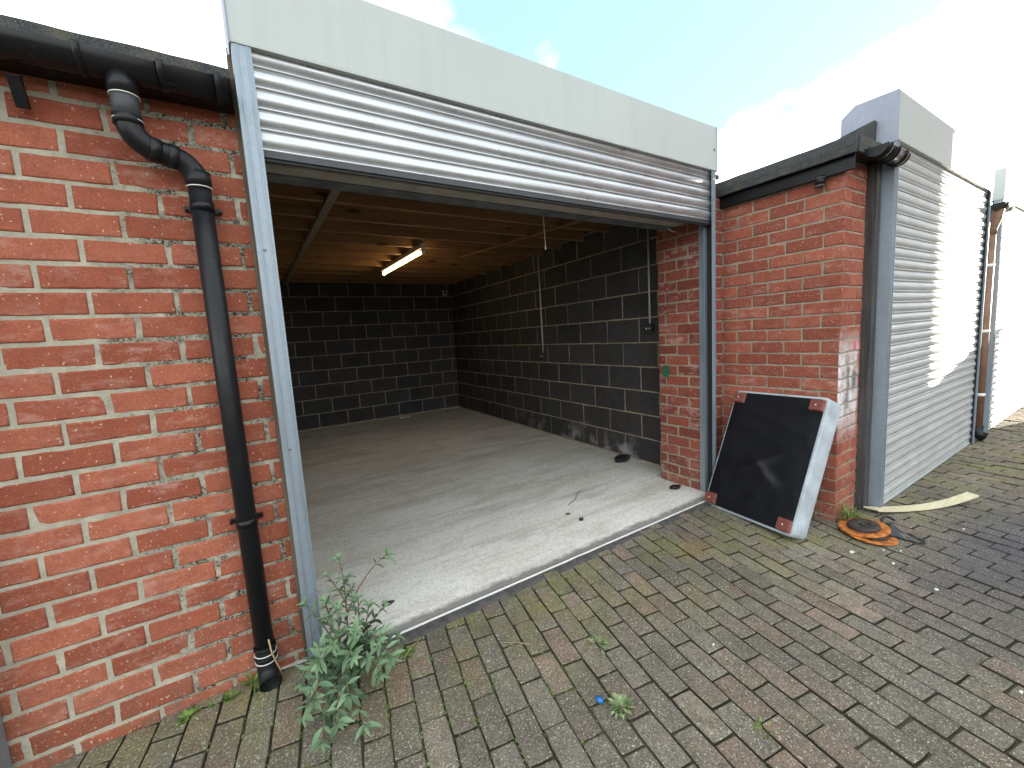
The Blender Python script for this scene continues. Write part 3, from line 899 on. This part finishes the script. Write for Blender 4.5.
# round black fitting under the verge
sp = empty('pipe_stub', (3.69, -.67, 2.16), 'small round black fitting under the felt edge of the projecting wall', 'pipe fitting')
mb = MB(); mb.tube([(3.708, -.668, 2.225), (3.708, -.668, 2.165)], .0275, 18); mb.build('body', M['black'], sp)
mb = MB(); mb.tube([(3.708, -.668, 2.214), (3.708, -.668, 2.206)], .030, 18); mb.build('ring', M['pipe_grey'], sp)
mb = MB(); mb.tube([(3.708, -.668, 2.170), (3.708, -.668, 2.160)], .0295, 18); mb.build('ring', M['pipe_grey'], sp)

# ------------------------------------------------------------------ fittings inside
lt = empty('batten_light', (2.15, 2.94, 2.27), 'lit fluorescent batten light fixed under the garage ceiling joists', 'ceiling light')
mb = MB(); mb.box(2.127, 2.173, 2.19, 3.69, 2.275, 2.322, .006); mb.build('housing', M['white_pl'], lt)
m, nt, b = new_mat('glowing_tube'); b.inputs['Base Color'].default_value = (.9, .85, .7, 1)
b.inputs['Emission Color'].default_value = (1, .70, .30, 1); b.inputs['Emission Strength'].default_value = 4.
M['tube'] = m
mb = MB(); mb.tube([(2.15, 2.225, 2.243), (2.15, 3.655, 2.243)], .0135, 12); mb.build('tube', M['tube'], lt)
for y in (2.19, 3.66):
    mb = MB(); mb.box(2.131, 2.169, y, y+.030, 2.222, 2.2765, .004); mb.build('end_cap', M['white_pl'], lt)
mb = MB(); mb.box(2.136, 2.150, 2.255, 2.285, 2.262, 2.2745, .002); mb.build('starter', M['socket'], lt)

pc = empty('pull_cord', (2.36, .45, 1.9), 'thin pale pull cord dangling behind the open shutter', 'cord')
mb = MB(); mb.tube([(2.357, .45, 2.325), (2.358, .45, 2.17), (2.366, .452, 1.96)], .0025, 6); mb.build('cord', M['white_pl'], pc)
mb = MB(); mb.tube([(2.366, .452, 1.962), (2.367, .452, 1.925)], [.003, .0055], 8); mb.build('toggle', M['white_pl'], pc)

def wallpt(y, z, off): return Vector((3.74, .42, 0))+ua*((y-.42)/ua.y)+na*off+Z*z
def conduit(name, y, z0, z1, label):
    c = empty(name, wallpt(y, z0, .02), label, 'cable', 'surface cables on the block wall')
    mb = MB(); mb.tube([wallpt(y, z0+.04, .011), wallpt(y, (z0+z1)/2, .012), wallpt(y, z1, .011)], .0095, 8); mb.build('conduit', M['conduit'], c)
    mb = MB(); mb.obox(wallpt(y-.043, z0-.04, .002), ua, na, Z, .086, .036, .086, .004); mb.build('socket_box', M['socket'], c)
    for dy in (-.018, .018):
        mb = MB(); mb.obox(wallpt(y+dy-.006, z0-.006, .039), ua, na, Z, .012, .003, .016, .001)
        mb.build('switch', M['white_pl'], c)
M['conduit'] = simple('grey_conduit', (.50, .48, .44), .5)
conduit('cable_conduit', 2.48, 1.05, 2.33, 'vertical conduit running down the middle of the block wall to a socket box')
conduit('cable_conduit', .70, 1.33, 2.30, 'vertical conduit beside the brick pier ending in a small dark box')
mb = MB()
mb.tube(arc((3.47, .30, 2.13), (3.50, .22, 2.03), (3.60, .2, 2.13), 10), .004, 6)
tag(mb.build('loose_cable', M['white_pl']), 'white cable looping down under the lintel at the top of the brick pier', 'cable')
mb = MB(); mb.box(3.735, 3.825, 5.462, 5.494, 2.165, 2.255, .004)
bx = empty('junction_box', (3.78, 5.48, 2.165), 'small square box high on the back wall near the corner', 'junction box')
mb.build('back_box', M['conduit'], bx)
mb = MB(); mb.box(3.755, 3.805, 5.456, 5.4615, 2.185, 2.235, .001); mb.build('cover', M['socket'], bx)

# ------------------------------------------------------------------ upholstered base leaning on the wall
W_, H_, T_ = .675, .912, .165
Mx = Matrix(((-.169, .896, .411), (-.985, -.165, -.046), (.026, -.413, .910)))
sofa = empty('cushion_base', (3.287, -.424, -.004), 'upside-down upholstered seat base leaning on the brick, black underside and pale blue sides', 'seat base')
sofa.rotation_mode = 'QUATERNION'
sofa.rotation_quaternion = Mx.to_quaternion()
M['fabric'] = simple('pale_blue_fabric', (.36, .40, .425), .9, 0, .28, 7, .4, 240)
M['blackcloth'] = simple('black_lining', (.0028, .0035, .0068), .52, 0, .5, 9, .25, 350, .4)
M['foot'] = wood_mat('red_brown_foot', (.14, .045, .036), (.25, .085, .068), 'x', False, .5)
bm = bmesh.new()
bmesh.ops.create_cube(bm, size=1)
for v in bm.verts: v.co = Vector((v.co.x*W_, (v.co.y+.5)*T_, (v.co.z+.5)*H_))
bmesh.ops.bevel(bm, geom=[e for e in bm.edges if abs(e.verts[0].co.y-e.verts[1].co.y) > .01], offset=.034, segments=6, profile=.5, affect='EDGES')
def rim(yv):
    return [e for e in bm.edges if all(abs(v.co.y-yv) < 1e-4 for v in e.verts)]
bmesh.ops.bevel(bm, geom=rim(T_), offset=.045, segments=6, profile=.5, affect='EDGES')
bmesh.ops.bevel(bm, geom=rim(0.), offset=.010, segments=3, profile=.5, affect='EDGES')
me = bpy.data.meshes.new('body'); bm.to_mesh(me); bm.free()
for p in me.polygons: p.use_smooth = True
me.materials.append(M['fabric'])
o = bpy.data.objects.new('body', me); COL.objects.link(o); o.parent = sofa
mb = MB()
nx, nz = 40, 52
ids = [[None]*(nz+1) for _ in range(nx+1)]
for i in range(nx+1):
    for j in range(nz+1):
        a, c = i/nx, j/nz
        x = (a-.5)*(W_-.034); z = .017+c*(H_-.034)
        cr = max(0., abs(x)-(W_/2-.05))*max(0., abs(z-H_/2)-(H_/2-.05))*400
        x -= math.copysign(min(.009, cr*.012), x); z -= math.copysign(min(.009, cr*.012), z-H_/2)
        e = min(1., min(a, 1-a, c, 1-c)*14)
        d = .004
        px, pz = x-.06, z-.34                              # sagging folds low in the cloth
        fold = math.exp(-((px*.8+pz*1.0)**2)/.0013-((px-pz)**2)/.022)*.026
        fold += math.exp(-((px*.5-pz*.9+.09)**2)/.0009-((px+pz*.4)**2)/.02)*.020
        fold += .0045*noise.noise(Vector((x*7, z*7, 3)))+.0035*noise.noise(Vector((x*5+z*16, z*3, 5)))
        ids[i][j] = mb.vert((x, -d-e*(fold+.003), z))
for i in range(nx):
    for j in range(nz):
        mb.face((ids[i][j], ids[i+1][j], ids[i+1][j+1], ids[i][j+1]), 0, (.5, .5, .5), True)
mb.build('underside', M['blackcloth'], sofa, False)
for sx in (-1, 1):
    for top in (0, 1):
        mb = MB()
        cx = sx*(W_/2-.058); cz = .060 if not top else H_-.062
        A = [(cx-.044, -.004, cz-.040), (cx+.044, -.004, cz-.040), (cx+.044, -.004, cz+.040), (cx-.044, -.004, cz+.040)]
        B = [(cx-.038, -.032, cz-.035), (cx+.038, -.032, cz-.035), (cx+.038, -.032, cz+.035), (cx-.038, -.032, cz+.035)]
        bm = bmesh.new()
        vs = [bm.verts.new(p) for p in A+B]
        for q in ((0, 1, 2, 3), (7, 6, 5, 4), (0, 4, 5, 1), (1, 5, 6, 2), (2, 6, 7, 3), (3, 7, 4, 0)): bm.faces.new([vs[k] for k in q])
        bmesh.ops.recalc_face_normals(bm, faces=bm.faces)
        bmesh.ops.bevel(bm, geom=list(bm.edges), offset=.003, segments=2, affect='EDGES')
        me = bpy.data.meshes.new('foot'); bm.to_mesh(me); bm.free(); me.materials.append(M['foot'])
        ft = bpy.data.objects.new('foot', me); COL.objects.link(ft); ft.parent = sofa
        mb = MB(); mb.lathe([(.0004, .003), (.004, .002), (.005, 0)], (cx, -.0322, cz), -Y, 10, 0, True, False)
        sc_ = mb.build('screw', M['edge'], ft, False)

# ------------------------------------------------------------------ brake discs, slat, rag
M['rust'] = simple('rusty_orange_iron', (.37, .12, .022), .9, 0, .75, 26, .5, 120)
M['rust_dark'] = simple('dark_rust_iron', (.045, .034, .030), .7, .2, .45, 40, .5, 120)
def disc(c, ax, label):
    ax = Vector(ax).normalized(); c = Vector(c)
    d = empty('brake_disc', c, label, 'brake disc', 'rusty brake discs by the brick corner')
    mb = MB(); mb.lathe([(.070, .0), (.128, .0), (.130, .002), (.130, .008), (.128, .010), (.070, .010)], c, ax, 40)
    mb.build('friction_ring', M['rust'], d)
    mb = MB(); mb.lathe([(.082, .008), (.083, .018), (.081, .026), (.077, .029), (.025, .029), (.023, .025), (.023, .020), (.071, .018), (.072, .008)], c, ax, 36); mb.build('hat', M['rust_dark'], d)
    U = ax.orthogonal().normalized(); V = ax.cross(U)
    for k in range(5):
        a = 2*math.pi*k/5
        mb = MB(); mb.lathe([(.0003, .0302), (.0062, .0302), (.0062, .027)], c+(U*math.cos(a)+V*math.sin(a))*.050, ax, 10, 0, True, False)
        mb.build('bolt_hole', M['rubber'], d)
g_ = gz(3.7, -1.0)
disc((3.712, -.992, g_+.003), (.06, -.03, 1), 'rusty brake disc lying underneath the other one, only its orange rim showing')
disc((3.728, -.952, g_+.0345), (-.10, .075, 1), 'rusty orange brake disc with black centre, uppermost of the pair by the brick corner')

sl = MB()
A_, B_ = Vector((4.07, -.875, 0)), Vector((4.80, -1.235, 0))
dr_ = (B_-A_).normalized(); sd_ = Vector((-dr_.y, dr_.x, 0))
ns = 24; ringp = None
for i in range(ns+1):
    t = i/ns
    z = gz(4.2, -1.0)+.006+.055*(2*t-1)**2*(1. if t > .5 else .55)
    c = A_.lerp(B_, t)+Z*z
    w = .037; th = .0045
    cut = (.03 if i == 0 else 0)
    ring = [sl.vert(c-sd_*w+dr_*cut), sl.vert(c+sd_*w-dr_*cut*.3), sl.vert(c+sd_*w+Z*th*2-dr_*cut*.3), sl.vert(c-sd_*w+Z*th*2+dr_*cut)]
    if ringp:
        for k in range(4): sl.face((ringp[k], ring[k], ring[(k+1) % 4], ringp[(k+1) % 4]))
    else: sl.face(ring)
    ringp = ring
sl.face(ringp[::-1])
tag(sl.build('bed_slat', wood_mat('pale_slat', (.50, .44, .27), (.66, .60, .42), 'x', False, .45)), 'curved pale wooden slat lying on the paving in front of the closed shutter', 'wooden slat')

mb = MB()
na_, nb_ = 14, 8
ids = [[None]*(nb_+1) for _ in range(na_+1)]
P0, P1 = Vector((3.86, -.985, 0)), Vector((3.845, -1.215, 0))
for i in range(na_+1):
    for j in range(nb_+1):
        a, c = i/na_, j/nb_-.5
        w = .085*(1-a*.75)+.01
        p = P0.lerp(P1, a)+Vector((1, .25, 0))*(c*w*2)
        h = .010+.045*math.exp(-((a-.25)**2)/.05)*(1-4*c*c*.8)+.012*noise.noise(Vector((a*5, c*6, 2)))
        ids[i][j] = mb.vert((p.x, p.y, gz(p.x, p.y)+max(.004, h)))
for i in range(na_):
    for j in range(nb_): mb.face((ids[i][j], ids[i+1][j], ids[i+1][j+1], ids[i][j+1]), 0, (.5, .5, .5), True)
mb.tube(arc((3.90, -.99, -.03), (3.95, -.97, .05), (4.02, -1.02, -.02), 8), [.008]*9, 6)
tag(mb.build('rag', simple('black_plastic_scrap', (.006, .009, .012), .45, 0, .4, 20)), 'crumpled black plastic scrap lying right of the brake discs', 'rag')

# ------------------------------------------------------------------ scraps on the garage floor
def scrap(name, c, sx, sy, h, mat, label, cat, seed, group=None, n=9, cup=0.):
    mb = MB()
    cx, cy, cz = c
    top = []; bot = []
    for i in range(n):
        a = 2*math.pi*i/n
        r = 1+.35*noise.noise(Vector((math.cos(a)*1.3+seed, math.sin(a)*1.3, seed)))
        x, y = cx+math.cos(a)*sx*r, cy+math.sin(a)*sy*r
        bot.append(mb.vert((x*.0+cx+math.cos(a)*sx*r*.9, cy+math.sin(a)*sy*r*.9, cz)))
        top.append(mb.vert((x, y, cz+h*(1+.5*noise.noise(Vector((i, seed, 0)))))))
    c1 = mb.vert((cx, cy, cz+h*(1.15-cup)))
    for i in range(n):
        j = (i+1) % n
        mb.face((bot[i], bot[j], top[j], top[i]), 0, (.5, .5, .5))
        mb.face((top[i], top[j], c1), 0, (.5, .5, .5), True)
    mb.face(bot[::-1])
    return tag(mb.build(name, mat), label, cat, group)
M['scrapblack'] = simple('black_scrap', (.010, .011, .013), .35)
M['leafbrown'] = simple('dead_leaf', (.16, .10, .045), .8)
M['leafdark'] = simple('dark_leaf', (.05, .045, .03), .8)
M['paper'] = simple('white_scrap', (.62, .60, .56), .7)
M['bluepl'] = simple('blue_scrap', (.02, .16, .42), .4)
scrap('plastic_dish', (3.64, 1.00, FZ), .10, .055, .045, M['scrapblack'], 'dished black plastic piece lying at the foot of the block wall', 'plastic scrap', 1, n=16, cup=.7)
scrap('plastic_scrap', (3.40, .20, FZ), .055, .035, .016, M['scrapblack'], 'flat black scrap on the floor at the foot of the brick pier', 'plastic scrap', 2)
scrap('plastic_scrap', (2.41, .245, FZ), .018, .012, .016, M['scrapblack'], 'tiny black scrap in the middle of the garage floor near the threshold', 'plastic scrap', 3)
scrap('dead_leaf', (2.40, .38, FZ), .022, .015, .006, M['leafbrown'], 'small tan leaf on the floor just behind the tiny black scrap', 'leaf', 4)
scrap('dead_leaf', (1.00, .15, FZ), .034, .016, .005, M['leafdark'], 'dark leaf on the concrete floor right of the bushy plant', 'leaf', 5)
scrap('floor_debris', (2.75, 5.25, FZ), .10, .03, .03, M['lintel'], 'pale crumbs of debris on the floor against the back wall', 'debris', 6, n=14)
mb = MB(); mb.tube([(2.50, .50, FZ+.004), (2.62, .55, FZ+.005), (2.72, .64, FZ+.004), (2.78, .66, FZ+.003)], .0018, 6)
tag(mb.build('twig', M['leafdark']), 'thin dark twig on the garage floor', 'twig')
scrap('plastic_scrap', (1.507, -.865, gz(1.5, -.86)+.003), .013, .017, .010, M['bluepl'], 'small blue plastic scrap beside a weed tuft on the paving', 'plastic scrap', 8, n=5)
k = 0
for x, y, s in ((3.40, -1.00, .018), (3.43, -1.18, .011), (3.30, -1.38, .012), (3.62, -1.16, .009), (4.22, -1.30, .009), (3.86, -.905, .012), (3.56, -1.10, .007), (4.9, -1.5, .008), (2.1, -.95, .007), (2.75, -1.72, .008)):
    k += 1
    scrap('litter', (x, y, gz(x, y)+.004), s, s*.7, .006, M['paper'], 'white fleck of litter on the paving in front of the projecting brick wall', 'litter', 10+k, 'white flecks of litter on the paving', 6)

# ------------------------------------------------------------------ plants
def leaf(mb, p, d, up, L, w, col, droop=.25, fold=.25):
    d = d.normalized(); s = d.cross(up)
    if s.length < 1e-4: s = d.orthogonal()
    s.normalize(); n = s.cross(d)
    prev = None
    for t, k in ((0, .10), (.22, .72), (.5, 1.), (.78, .62), (1., .04)):
        c = p+d*(L*t)-n*(droop*L*t*t)
        row = [mb.vert(c-s*(w*k)+n*(w*k*fold)), mb.vert(c), mb.vert(c+s*(w*k)+n*(w*k*fold))]
        if prev:
            mb.face((prev[0], prev[1], row[1], row[0]), 0, col, True); mb.face((prev[1], prev[2], row[2], row[1]), 0, col, True)
        prev = row
M['leaf'] = leaf_mat('grey_green_leaf', (.026, .062, .030), (.17, .265, .140))
M['weed'] = leaf_mat('weed_leaf', (.045, .10, .016), (.16, .25, .05))
M['dryweed'] = leaf_mat('pale_weed_leaf', (.10, .16, .06), (.28, .33, .16))
M['stem'] = simple('brown_stem', (.15, .10, .06), .8)
M['drystem'] = simple('dry_stalk', (.36, .26, .14), .8)

pl = empty('plant', (.72, -.16, -.005), 'bushy grey-green buddleia plant growing at the foot of the left guide rail', 'plant')
fol, stm = MB(), MB()
R_.seed(21)
def shoot(p0, p1, bow, nl, L0, bare=.25, rosette=True):
    p0, p1 = Vector(p0), Vector(p1)
    mid = (p0+p1)/2+Vector(bow)
    pts = arc(p0, mid, p1, 12)
    stm.tube(pts, [.0042*(1-.65*i/12) for i in range(13)], 6)
    for i in range(nl):
        t = bare+(1-bare)*i/max(1, nl-1)
        k = min(11, int(t*12)); fr = t*12-k
        p = pts[k].lerp(pts[k+1], fr); tg = (pts[k+1]-pts[k]).normalized()
        side = tg.orthogonal().normalized(); side = Matrix.Rotation(i*math.pi/2+R_.uniform(-.4, .4), 3, tg) @ side
        for sgn in (1, -1):
            L = L0*R_.choice((.5, .75, .95, 1.05, 1.3))*(1.-.35*abs(t-.6))
            d = side*sgn+tg*R_.uniform(.3, .9)+Z*R_.uniform(-.1, .35)
            leaf(fol, p+side*sgn*.002, d, Z+tg*.4, L, L*R_.uniform(.13, .18), (min(1., R_.random()**1.4*.8+.3*(t > .82)), 0, 0), R_.uniform(.1, .5))
    if rosette:
        for i in range(6):
            a = i*math.pi/3+R_.uniform(-.3, .3)
            side = Matrix.Rotation(a, 3, tg) @ tg.orthogonal().normalized()
            leaf(fol, p1, side*R_.uniform(.4, 1)+tg*.9, tg, L0*R_.uniform(.5, .85), L0*.11, (R_.uniform(.5, 1), 0, 0), .3)
B0 = (.745, -.145, -.005)
shoot(B0, (.752, -.20, .50), (.03, .02, .05), 11, .042, .25)
shoot((.752, -.18, .22), (.925, -.245, .475), (-.02, 0, .06), 3, .050, .80)
shoot((.760, -.19, .30), (.70, -.21, .45), (0, 0, .02), 6, .036)
shoot(B0, (.615, -.155, .335), (-.01, 0, .08), 5, .040, .55)
shoot((.70, -.15, .22), (.68, -.20, .35), (0, 0, .03), 5, .038)
for p1, bow, n_, L in [((.60, -.44, .15), (-.02, .02, .12), 9, .062), ((.565, -.30, .13), (-.03, .0, .12), 8, .058), ((.655, -.52, .10), (0, .0, .14), 9, .062), ((.625, -.36, .22), (-.02, 0, .12), 9, .062),
        ((.70, -.46, .13), (0, 0, .13), 8, .06), ((.68, -.33, .24), (-.02, 0, .10), 9, .062), ((.60, -.52, .06), (-.03, 0, .12), 8, .058), ((.64, -.27, .20), (-.03, 0, .06), 8, .055),
        ((.865, -.42, .16), (.03, .02, .12), 9, .056), ((.815, -.45, .14), (.02, 0, .13), 8, .056), ((.91, -.34, .18), (.02, 0, .10), 8, .05), ((.845, -.34, .20), (.02, 0, .10), 9, .055),
        ((.72, -.25, .32), (0, 0, .05), 9, .05), ((.80, -.24, .33), (.02, 0, .05), 9, .045), ((.84, -.22, .27), (.04, 0, .04), 8, .045), ((.90, -.23, .25), (.05, 0, .05), 7, .04),
        ((.77, -.30, .24), (0, 0, .08), 9, .055), ((.74, -.38, .20), (0, 0, .10), 9, .058), ((.68, -.20, .27), (-.03, 0, .05), 8, .05), ((.78, -.17, .38), (.02, 0, .04), 9, .04),
        ((.73, -.53, .05), (0, 0, .12), 7, .056), ((.66, -.42, .05), (0, 0, .1), 8, .056), ((.56, -.38, .06), (-.02, 0, .08), 7, .055)]:
    q = Vector(B0)+Vector((R_.uniform(-.05, .05), R_.uniform(-.06, .03), 0))
    shoot(q, p1, bow, n_, L, .3)
for i in range(9):
    a = R_.uniform(0, 6.283); q = R_.uniform(.04, .17)
    e = Vector((.72+math.cos(a)*q*.9, -.30+math.sin(a)*q*1.1, R_.uniform(.03, .20)))
    if e.y > -.13: e.y = -.13-R_.random()*.05
    shoot(Vector(B0)+Vector((R_.uniform(-.06, .06), R_.uniform(-.12, .0), 0)), e, (R_.uniform(-.03, .03), 0, R_.uniform(.05, .12)), R_.randint(4, 8), R_.uniform(.03, .055), .2)
fol.build('foliage', M['leaf'], pl); stm.build('stems', M['stem'], pl)
mb = MB()
mb.tube([(.515, -.075, -.005), (.500, -.085, .07), (.483, -.10, .15), (.478, -.105, .215)], [.004, .0035, .0035, .003], 6)
tag(mb.build('dead_stalk', M['drystem']), 'dry tan stalk leaning against the foot of the black drainpipe', 'stalk')

def tuft(x, y, r, n, L, mat, label, seed, h=.4, w=.2, name='weed'):
    R_.seed(seed); mb = MB()
    z = gz(x, y)-.004
    for i in range(n):
        a = R_.uniform(0, 2*math.pi); q = r*math.sqrt(R_.random())*.8
        p = Vector((x+math.cos(a)*q*.5, y+math.sin(a)*q*.5, z+R_.uniform(0, h*L)))
        d = Vector((math.cos(a), math.sin(a), R_.uniform(.1, 1.1)*h*2))
        leaf(mb, p, d, Z, L*R_.uniform(.5, 1.2), L*w*R_.uniform(.6, 1.1), (R_.random(), 0, 0), R_.uniform(0, .6))
    return tag(mb.build(name, mat), label, 'weed', 'weeds in the paving')
tuft(1.690, -.665, .07, 60, .032, M['dryweed'], 'pale spiky weed tuft in the paving nearest the threshold', 1, .5, .12)
tuft(1.555, -.930, .085, 150, .021, M['dryweed'], 'leafy weed tuft in the paving right of the blue scrap', 2, .9, .26)
tuft(1.885, -1.27, .07, 40, .018, M['weed'], 'sparse weed tuft low in the paving, nearest the bottom of the photo', 3, .3, .18)
tuft(.405, -.030, .05, 46, .050, M['weed'], 'feathery weed clump at the wall foot just left of the drainpipe', 4, .6, .08)
tuft(.330, -.045, .035, 40, .026, M['weed'], 'small rounded weed at the wall foot, second from the drainpipe', 5, .4, .35)
tuft(.270, -.05, .02, 16, .018, M['weed'], 'tiny weed sprig at the wall foot between two larger weeds', 6, .4, .35)
tuft(.195, -.055, .035, 40, .026, M['weed'], 'small rounded weed at the wall foot farthest left', 7, .4, .35)
tuft(3.82, -.845, .11, 110, .080, M['weed'], 'grassy weed clump between the brake discs and the brick corner', 8, .9, .045)
tuft(3.325, -.20, .02, 14, .04, M['weed'], 'thin grass blades under the corner of the leaning seat base', 9, .9, .06)
tuft(.985, -.235, .03, 30, .024, M['weed'], 'small bright weed on the doorstep edge right of the bushy plant', 11, .3, .4)

R_.seed(5)
mb = MB()                                               # moss and seedlings in the joints
cnt = 0
while cnt < 1500:
    x = R_.uniform(.2, 4.2); y = R_.uniform(-2.1, -.17)
    dens = noise.noise(Vector((x*1.7, y*1.7, 9)))*.6+.42*(1.6-x)+.25*(y+.7)+.25
    if R_.random() > dens: continue
    u = x*eu.x+y*eu.y; v = x*ev.x+y*ev.y
    k = round((u-1.0935)/CW)
    if R_.random() < .68:
        u = 1.0935+k*CW
    else:
        k = math.floor((u-1.0935)/CW); off = -.295 if k % 2 == 0 else -.195
        v = off+round((v-off)/PL)*PL
    p = eu*u+ev*v
    if p.y > -.17 and p.x > .6: continue
    if p.y > -.02: continue
    cnt += 1
    big = R_.random()**3
    nlf = 2+int(3*big)
    for i in range(nlf):
        a = R_.uniform(0, 6.283)
        L = R_.uniform(.0025, .005)+.009*big*R_.random()
        q = Vector((p.x+R_.gauss(0, .0035), p.y+R_.gauss(0, .0035), gz(p.x, p.y)-.006+R_.uniform(0, .006)))
        leaf(mb, q, Vector((math.cos(a), math.sin(a), R_.uniform(.1, .9))), Z, L, L*.4, (R_.random(), 0, 0), .4)
tag(mb.build('moss', M['weed']), 'moss and tiny seedlings in the paving joints', 'moss', None, 'stuff')
for pts, lab in (([(1.05, -.19), (1.00, -.215), (.955, -.26)], 'dry straw on the paving edge right of the bushy plant'), ([(1.345, -.415), (1.40, -.455), (1.44, -.50)], 'dry straw lying across the pavers below the threshold')):
    mb = MB(); mb.tube([(x, y, gz(x, y)+.005+.003*i) for i, (x, y) in enumerate(pts)], .0018, 5)
    tag(mb.build('straw', M['drystem']), lab, 'straw')

# ------------------------------------------------------------------ unseen shadow casters placed off to the right to shade the yard
mb = MB()
hd = Vector((math.cos(rad(16)), -math.sin(rad(16)), 0)); hs = Vector((hd.y, -hd.x, 0))
mb.obox((15, -3.64, -.1), hd, hs, Z, 10, 11, 9.1)  # unseen block turned along the sun, sets the upright shadow edge
mb.obox(Vector((15, -3.64, 4.55))-hs*1.9, hd, hs, Z, .5, 1.899, 4.45)  # overhang added only to keep sun off the open garage's fascia box
mb.obox(Vector((14.8, -3.64, 9.002))-hs*.2, hd, hs, Z, 10.4, 11.4, .3)
tag(mb.build('shade_house', M['brick_far'] if 'brick_far' in M else simple('far_brick', (.22, .10, .07), .9)), 'unseen brick building beyond the right edge of the yard, its overhang added to shade the garage front', 'shade_house')
mb = MB()
mb.box(8.62, 8.84, -6., -1.22, -.1, 1.24, .0)  # added out of view to shade the foot of the closed shutter
mb.box(8.58, 8.88, -6.02, -1.19, 1.242, 1.30, .01)
tag(mb.build('shade_wall', simple('far_wall', (.25, .12, .085), .9)), 'unseen waist high wall added beyond the right edge to shade the closed shutter', 'wall')

# ------------------------------------------------------------------ light
SUN_EL, SUN_AZ = rad(10.), rad(16.)                     # azimuth: degrees in front of the +x axis
sv = Vector((math.cos(SUN_EL)*math.cos(SUN_AZ), -math.cos(SUN_EL)*math.sin(SUN_AZ), math.sin(SUN_EL)))
sl_ = bpy.data.lights.new('sun', 'SUN'); sl_.energy = 5.; sl_.angle = rad(.5); sl_.color = (1, .90, .72)
so = bpy.data.objects.new('sun', sl_); COL.objects.link(so)
so.rotation_euler = sv.to_track_quat('Z', 'Y').to_euler()
w = bpy.data.worlds.new('World'); SC.world = w; w.use_nodes = True
nt = w.node_tree; t = NT(nt)
bg = nt.nodes['Background']
sky = nt.nodes.new('ShaderNodeTexSky'); sky.sky_type = 'NISHITA'; sky.sun_disc = False
sky.sun_elevation = SUN_EL; sky.sun_rotation = math.atan2(sv.x, sv.y)
sky.air_density = 1.; sky.dust_density = .6; sky.ozone_density = 1.2
tc = nt.nodes.new('ShaderNodeTexCoord')
mp = nt.nodes.new('ShaderNodeMapping'); mp.inputs['Scale'].default_value = (1, 1, 1.7)
mp.inputs['Location'].default_value = (.0, .0, .0)
nt.links.new(tc.outputs['Generated'], mp.inputs['Vector'])
n1 = t.noise(2.1, 7, .55, mp.outputs[0], .3)
gen = t.xyz(tc.outputs['Generated'])
low = t.math('SUBTRACT', 1., t.math('MULTIPLY', gen[2], 1.9), True)       # more cloud towards the horizon
# a gap in the cloud high over the garages
gap = Vector((.63, .40, .665)).normalized()
vm = nt.nodes.new('ShaderNodeVectorMath'); vm.operation = 'DOT_PRODUCT'
nt.links.new(tc.outputs['Generated'], vm.inputs[0]); vm.inputs[1].default_value = gap
gp = t.math('MULTIPLY', t.math('MAXIMUM', t.math('DIVIDE', t.math('SUBTRACT', vm.outputs['Value'], .87), .13), 0.), .46)
cl = t.ramp(t.math('SUBTRACT', t.math('ADD', n1, t.math('MULTIPLY', low, .40)), gp), [(.34, .0), (.58, 1.)])
blue = t.mix(.78, t.mix(1., sky.outputs[0], (2.4, 2.3, 2.2), 'MULTIPLY'), (1.75, 2.75, 2.95))
col = t.mix(cl, blue, (8.5, 8.85, 9.1))
nt.links.new(col, bg.inputs['Color']); bg.inputs['Strength'].default_value = .075
SC.view_settings.view_transform = 'Standard'
SC.view_settings.look = 'None'
SC.view_settings.gamma = 1
SC.view_settings.use_curve_mapping = False
SC.view_settings.exposure = 2.22
SC.cycles.max_bounces = 10
SC.cycles.diffuse_bounces = 6
SC.cycles.use_denoising = True
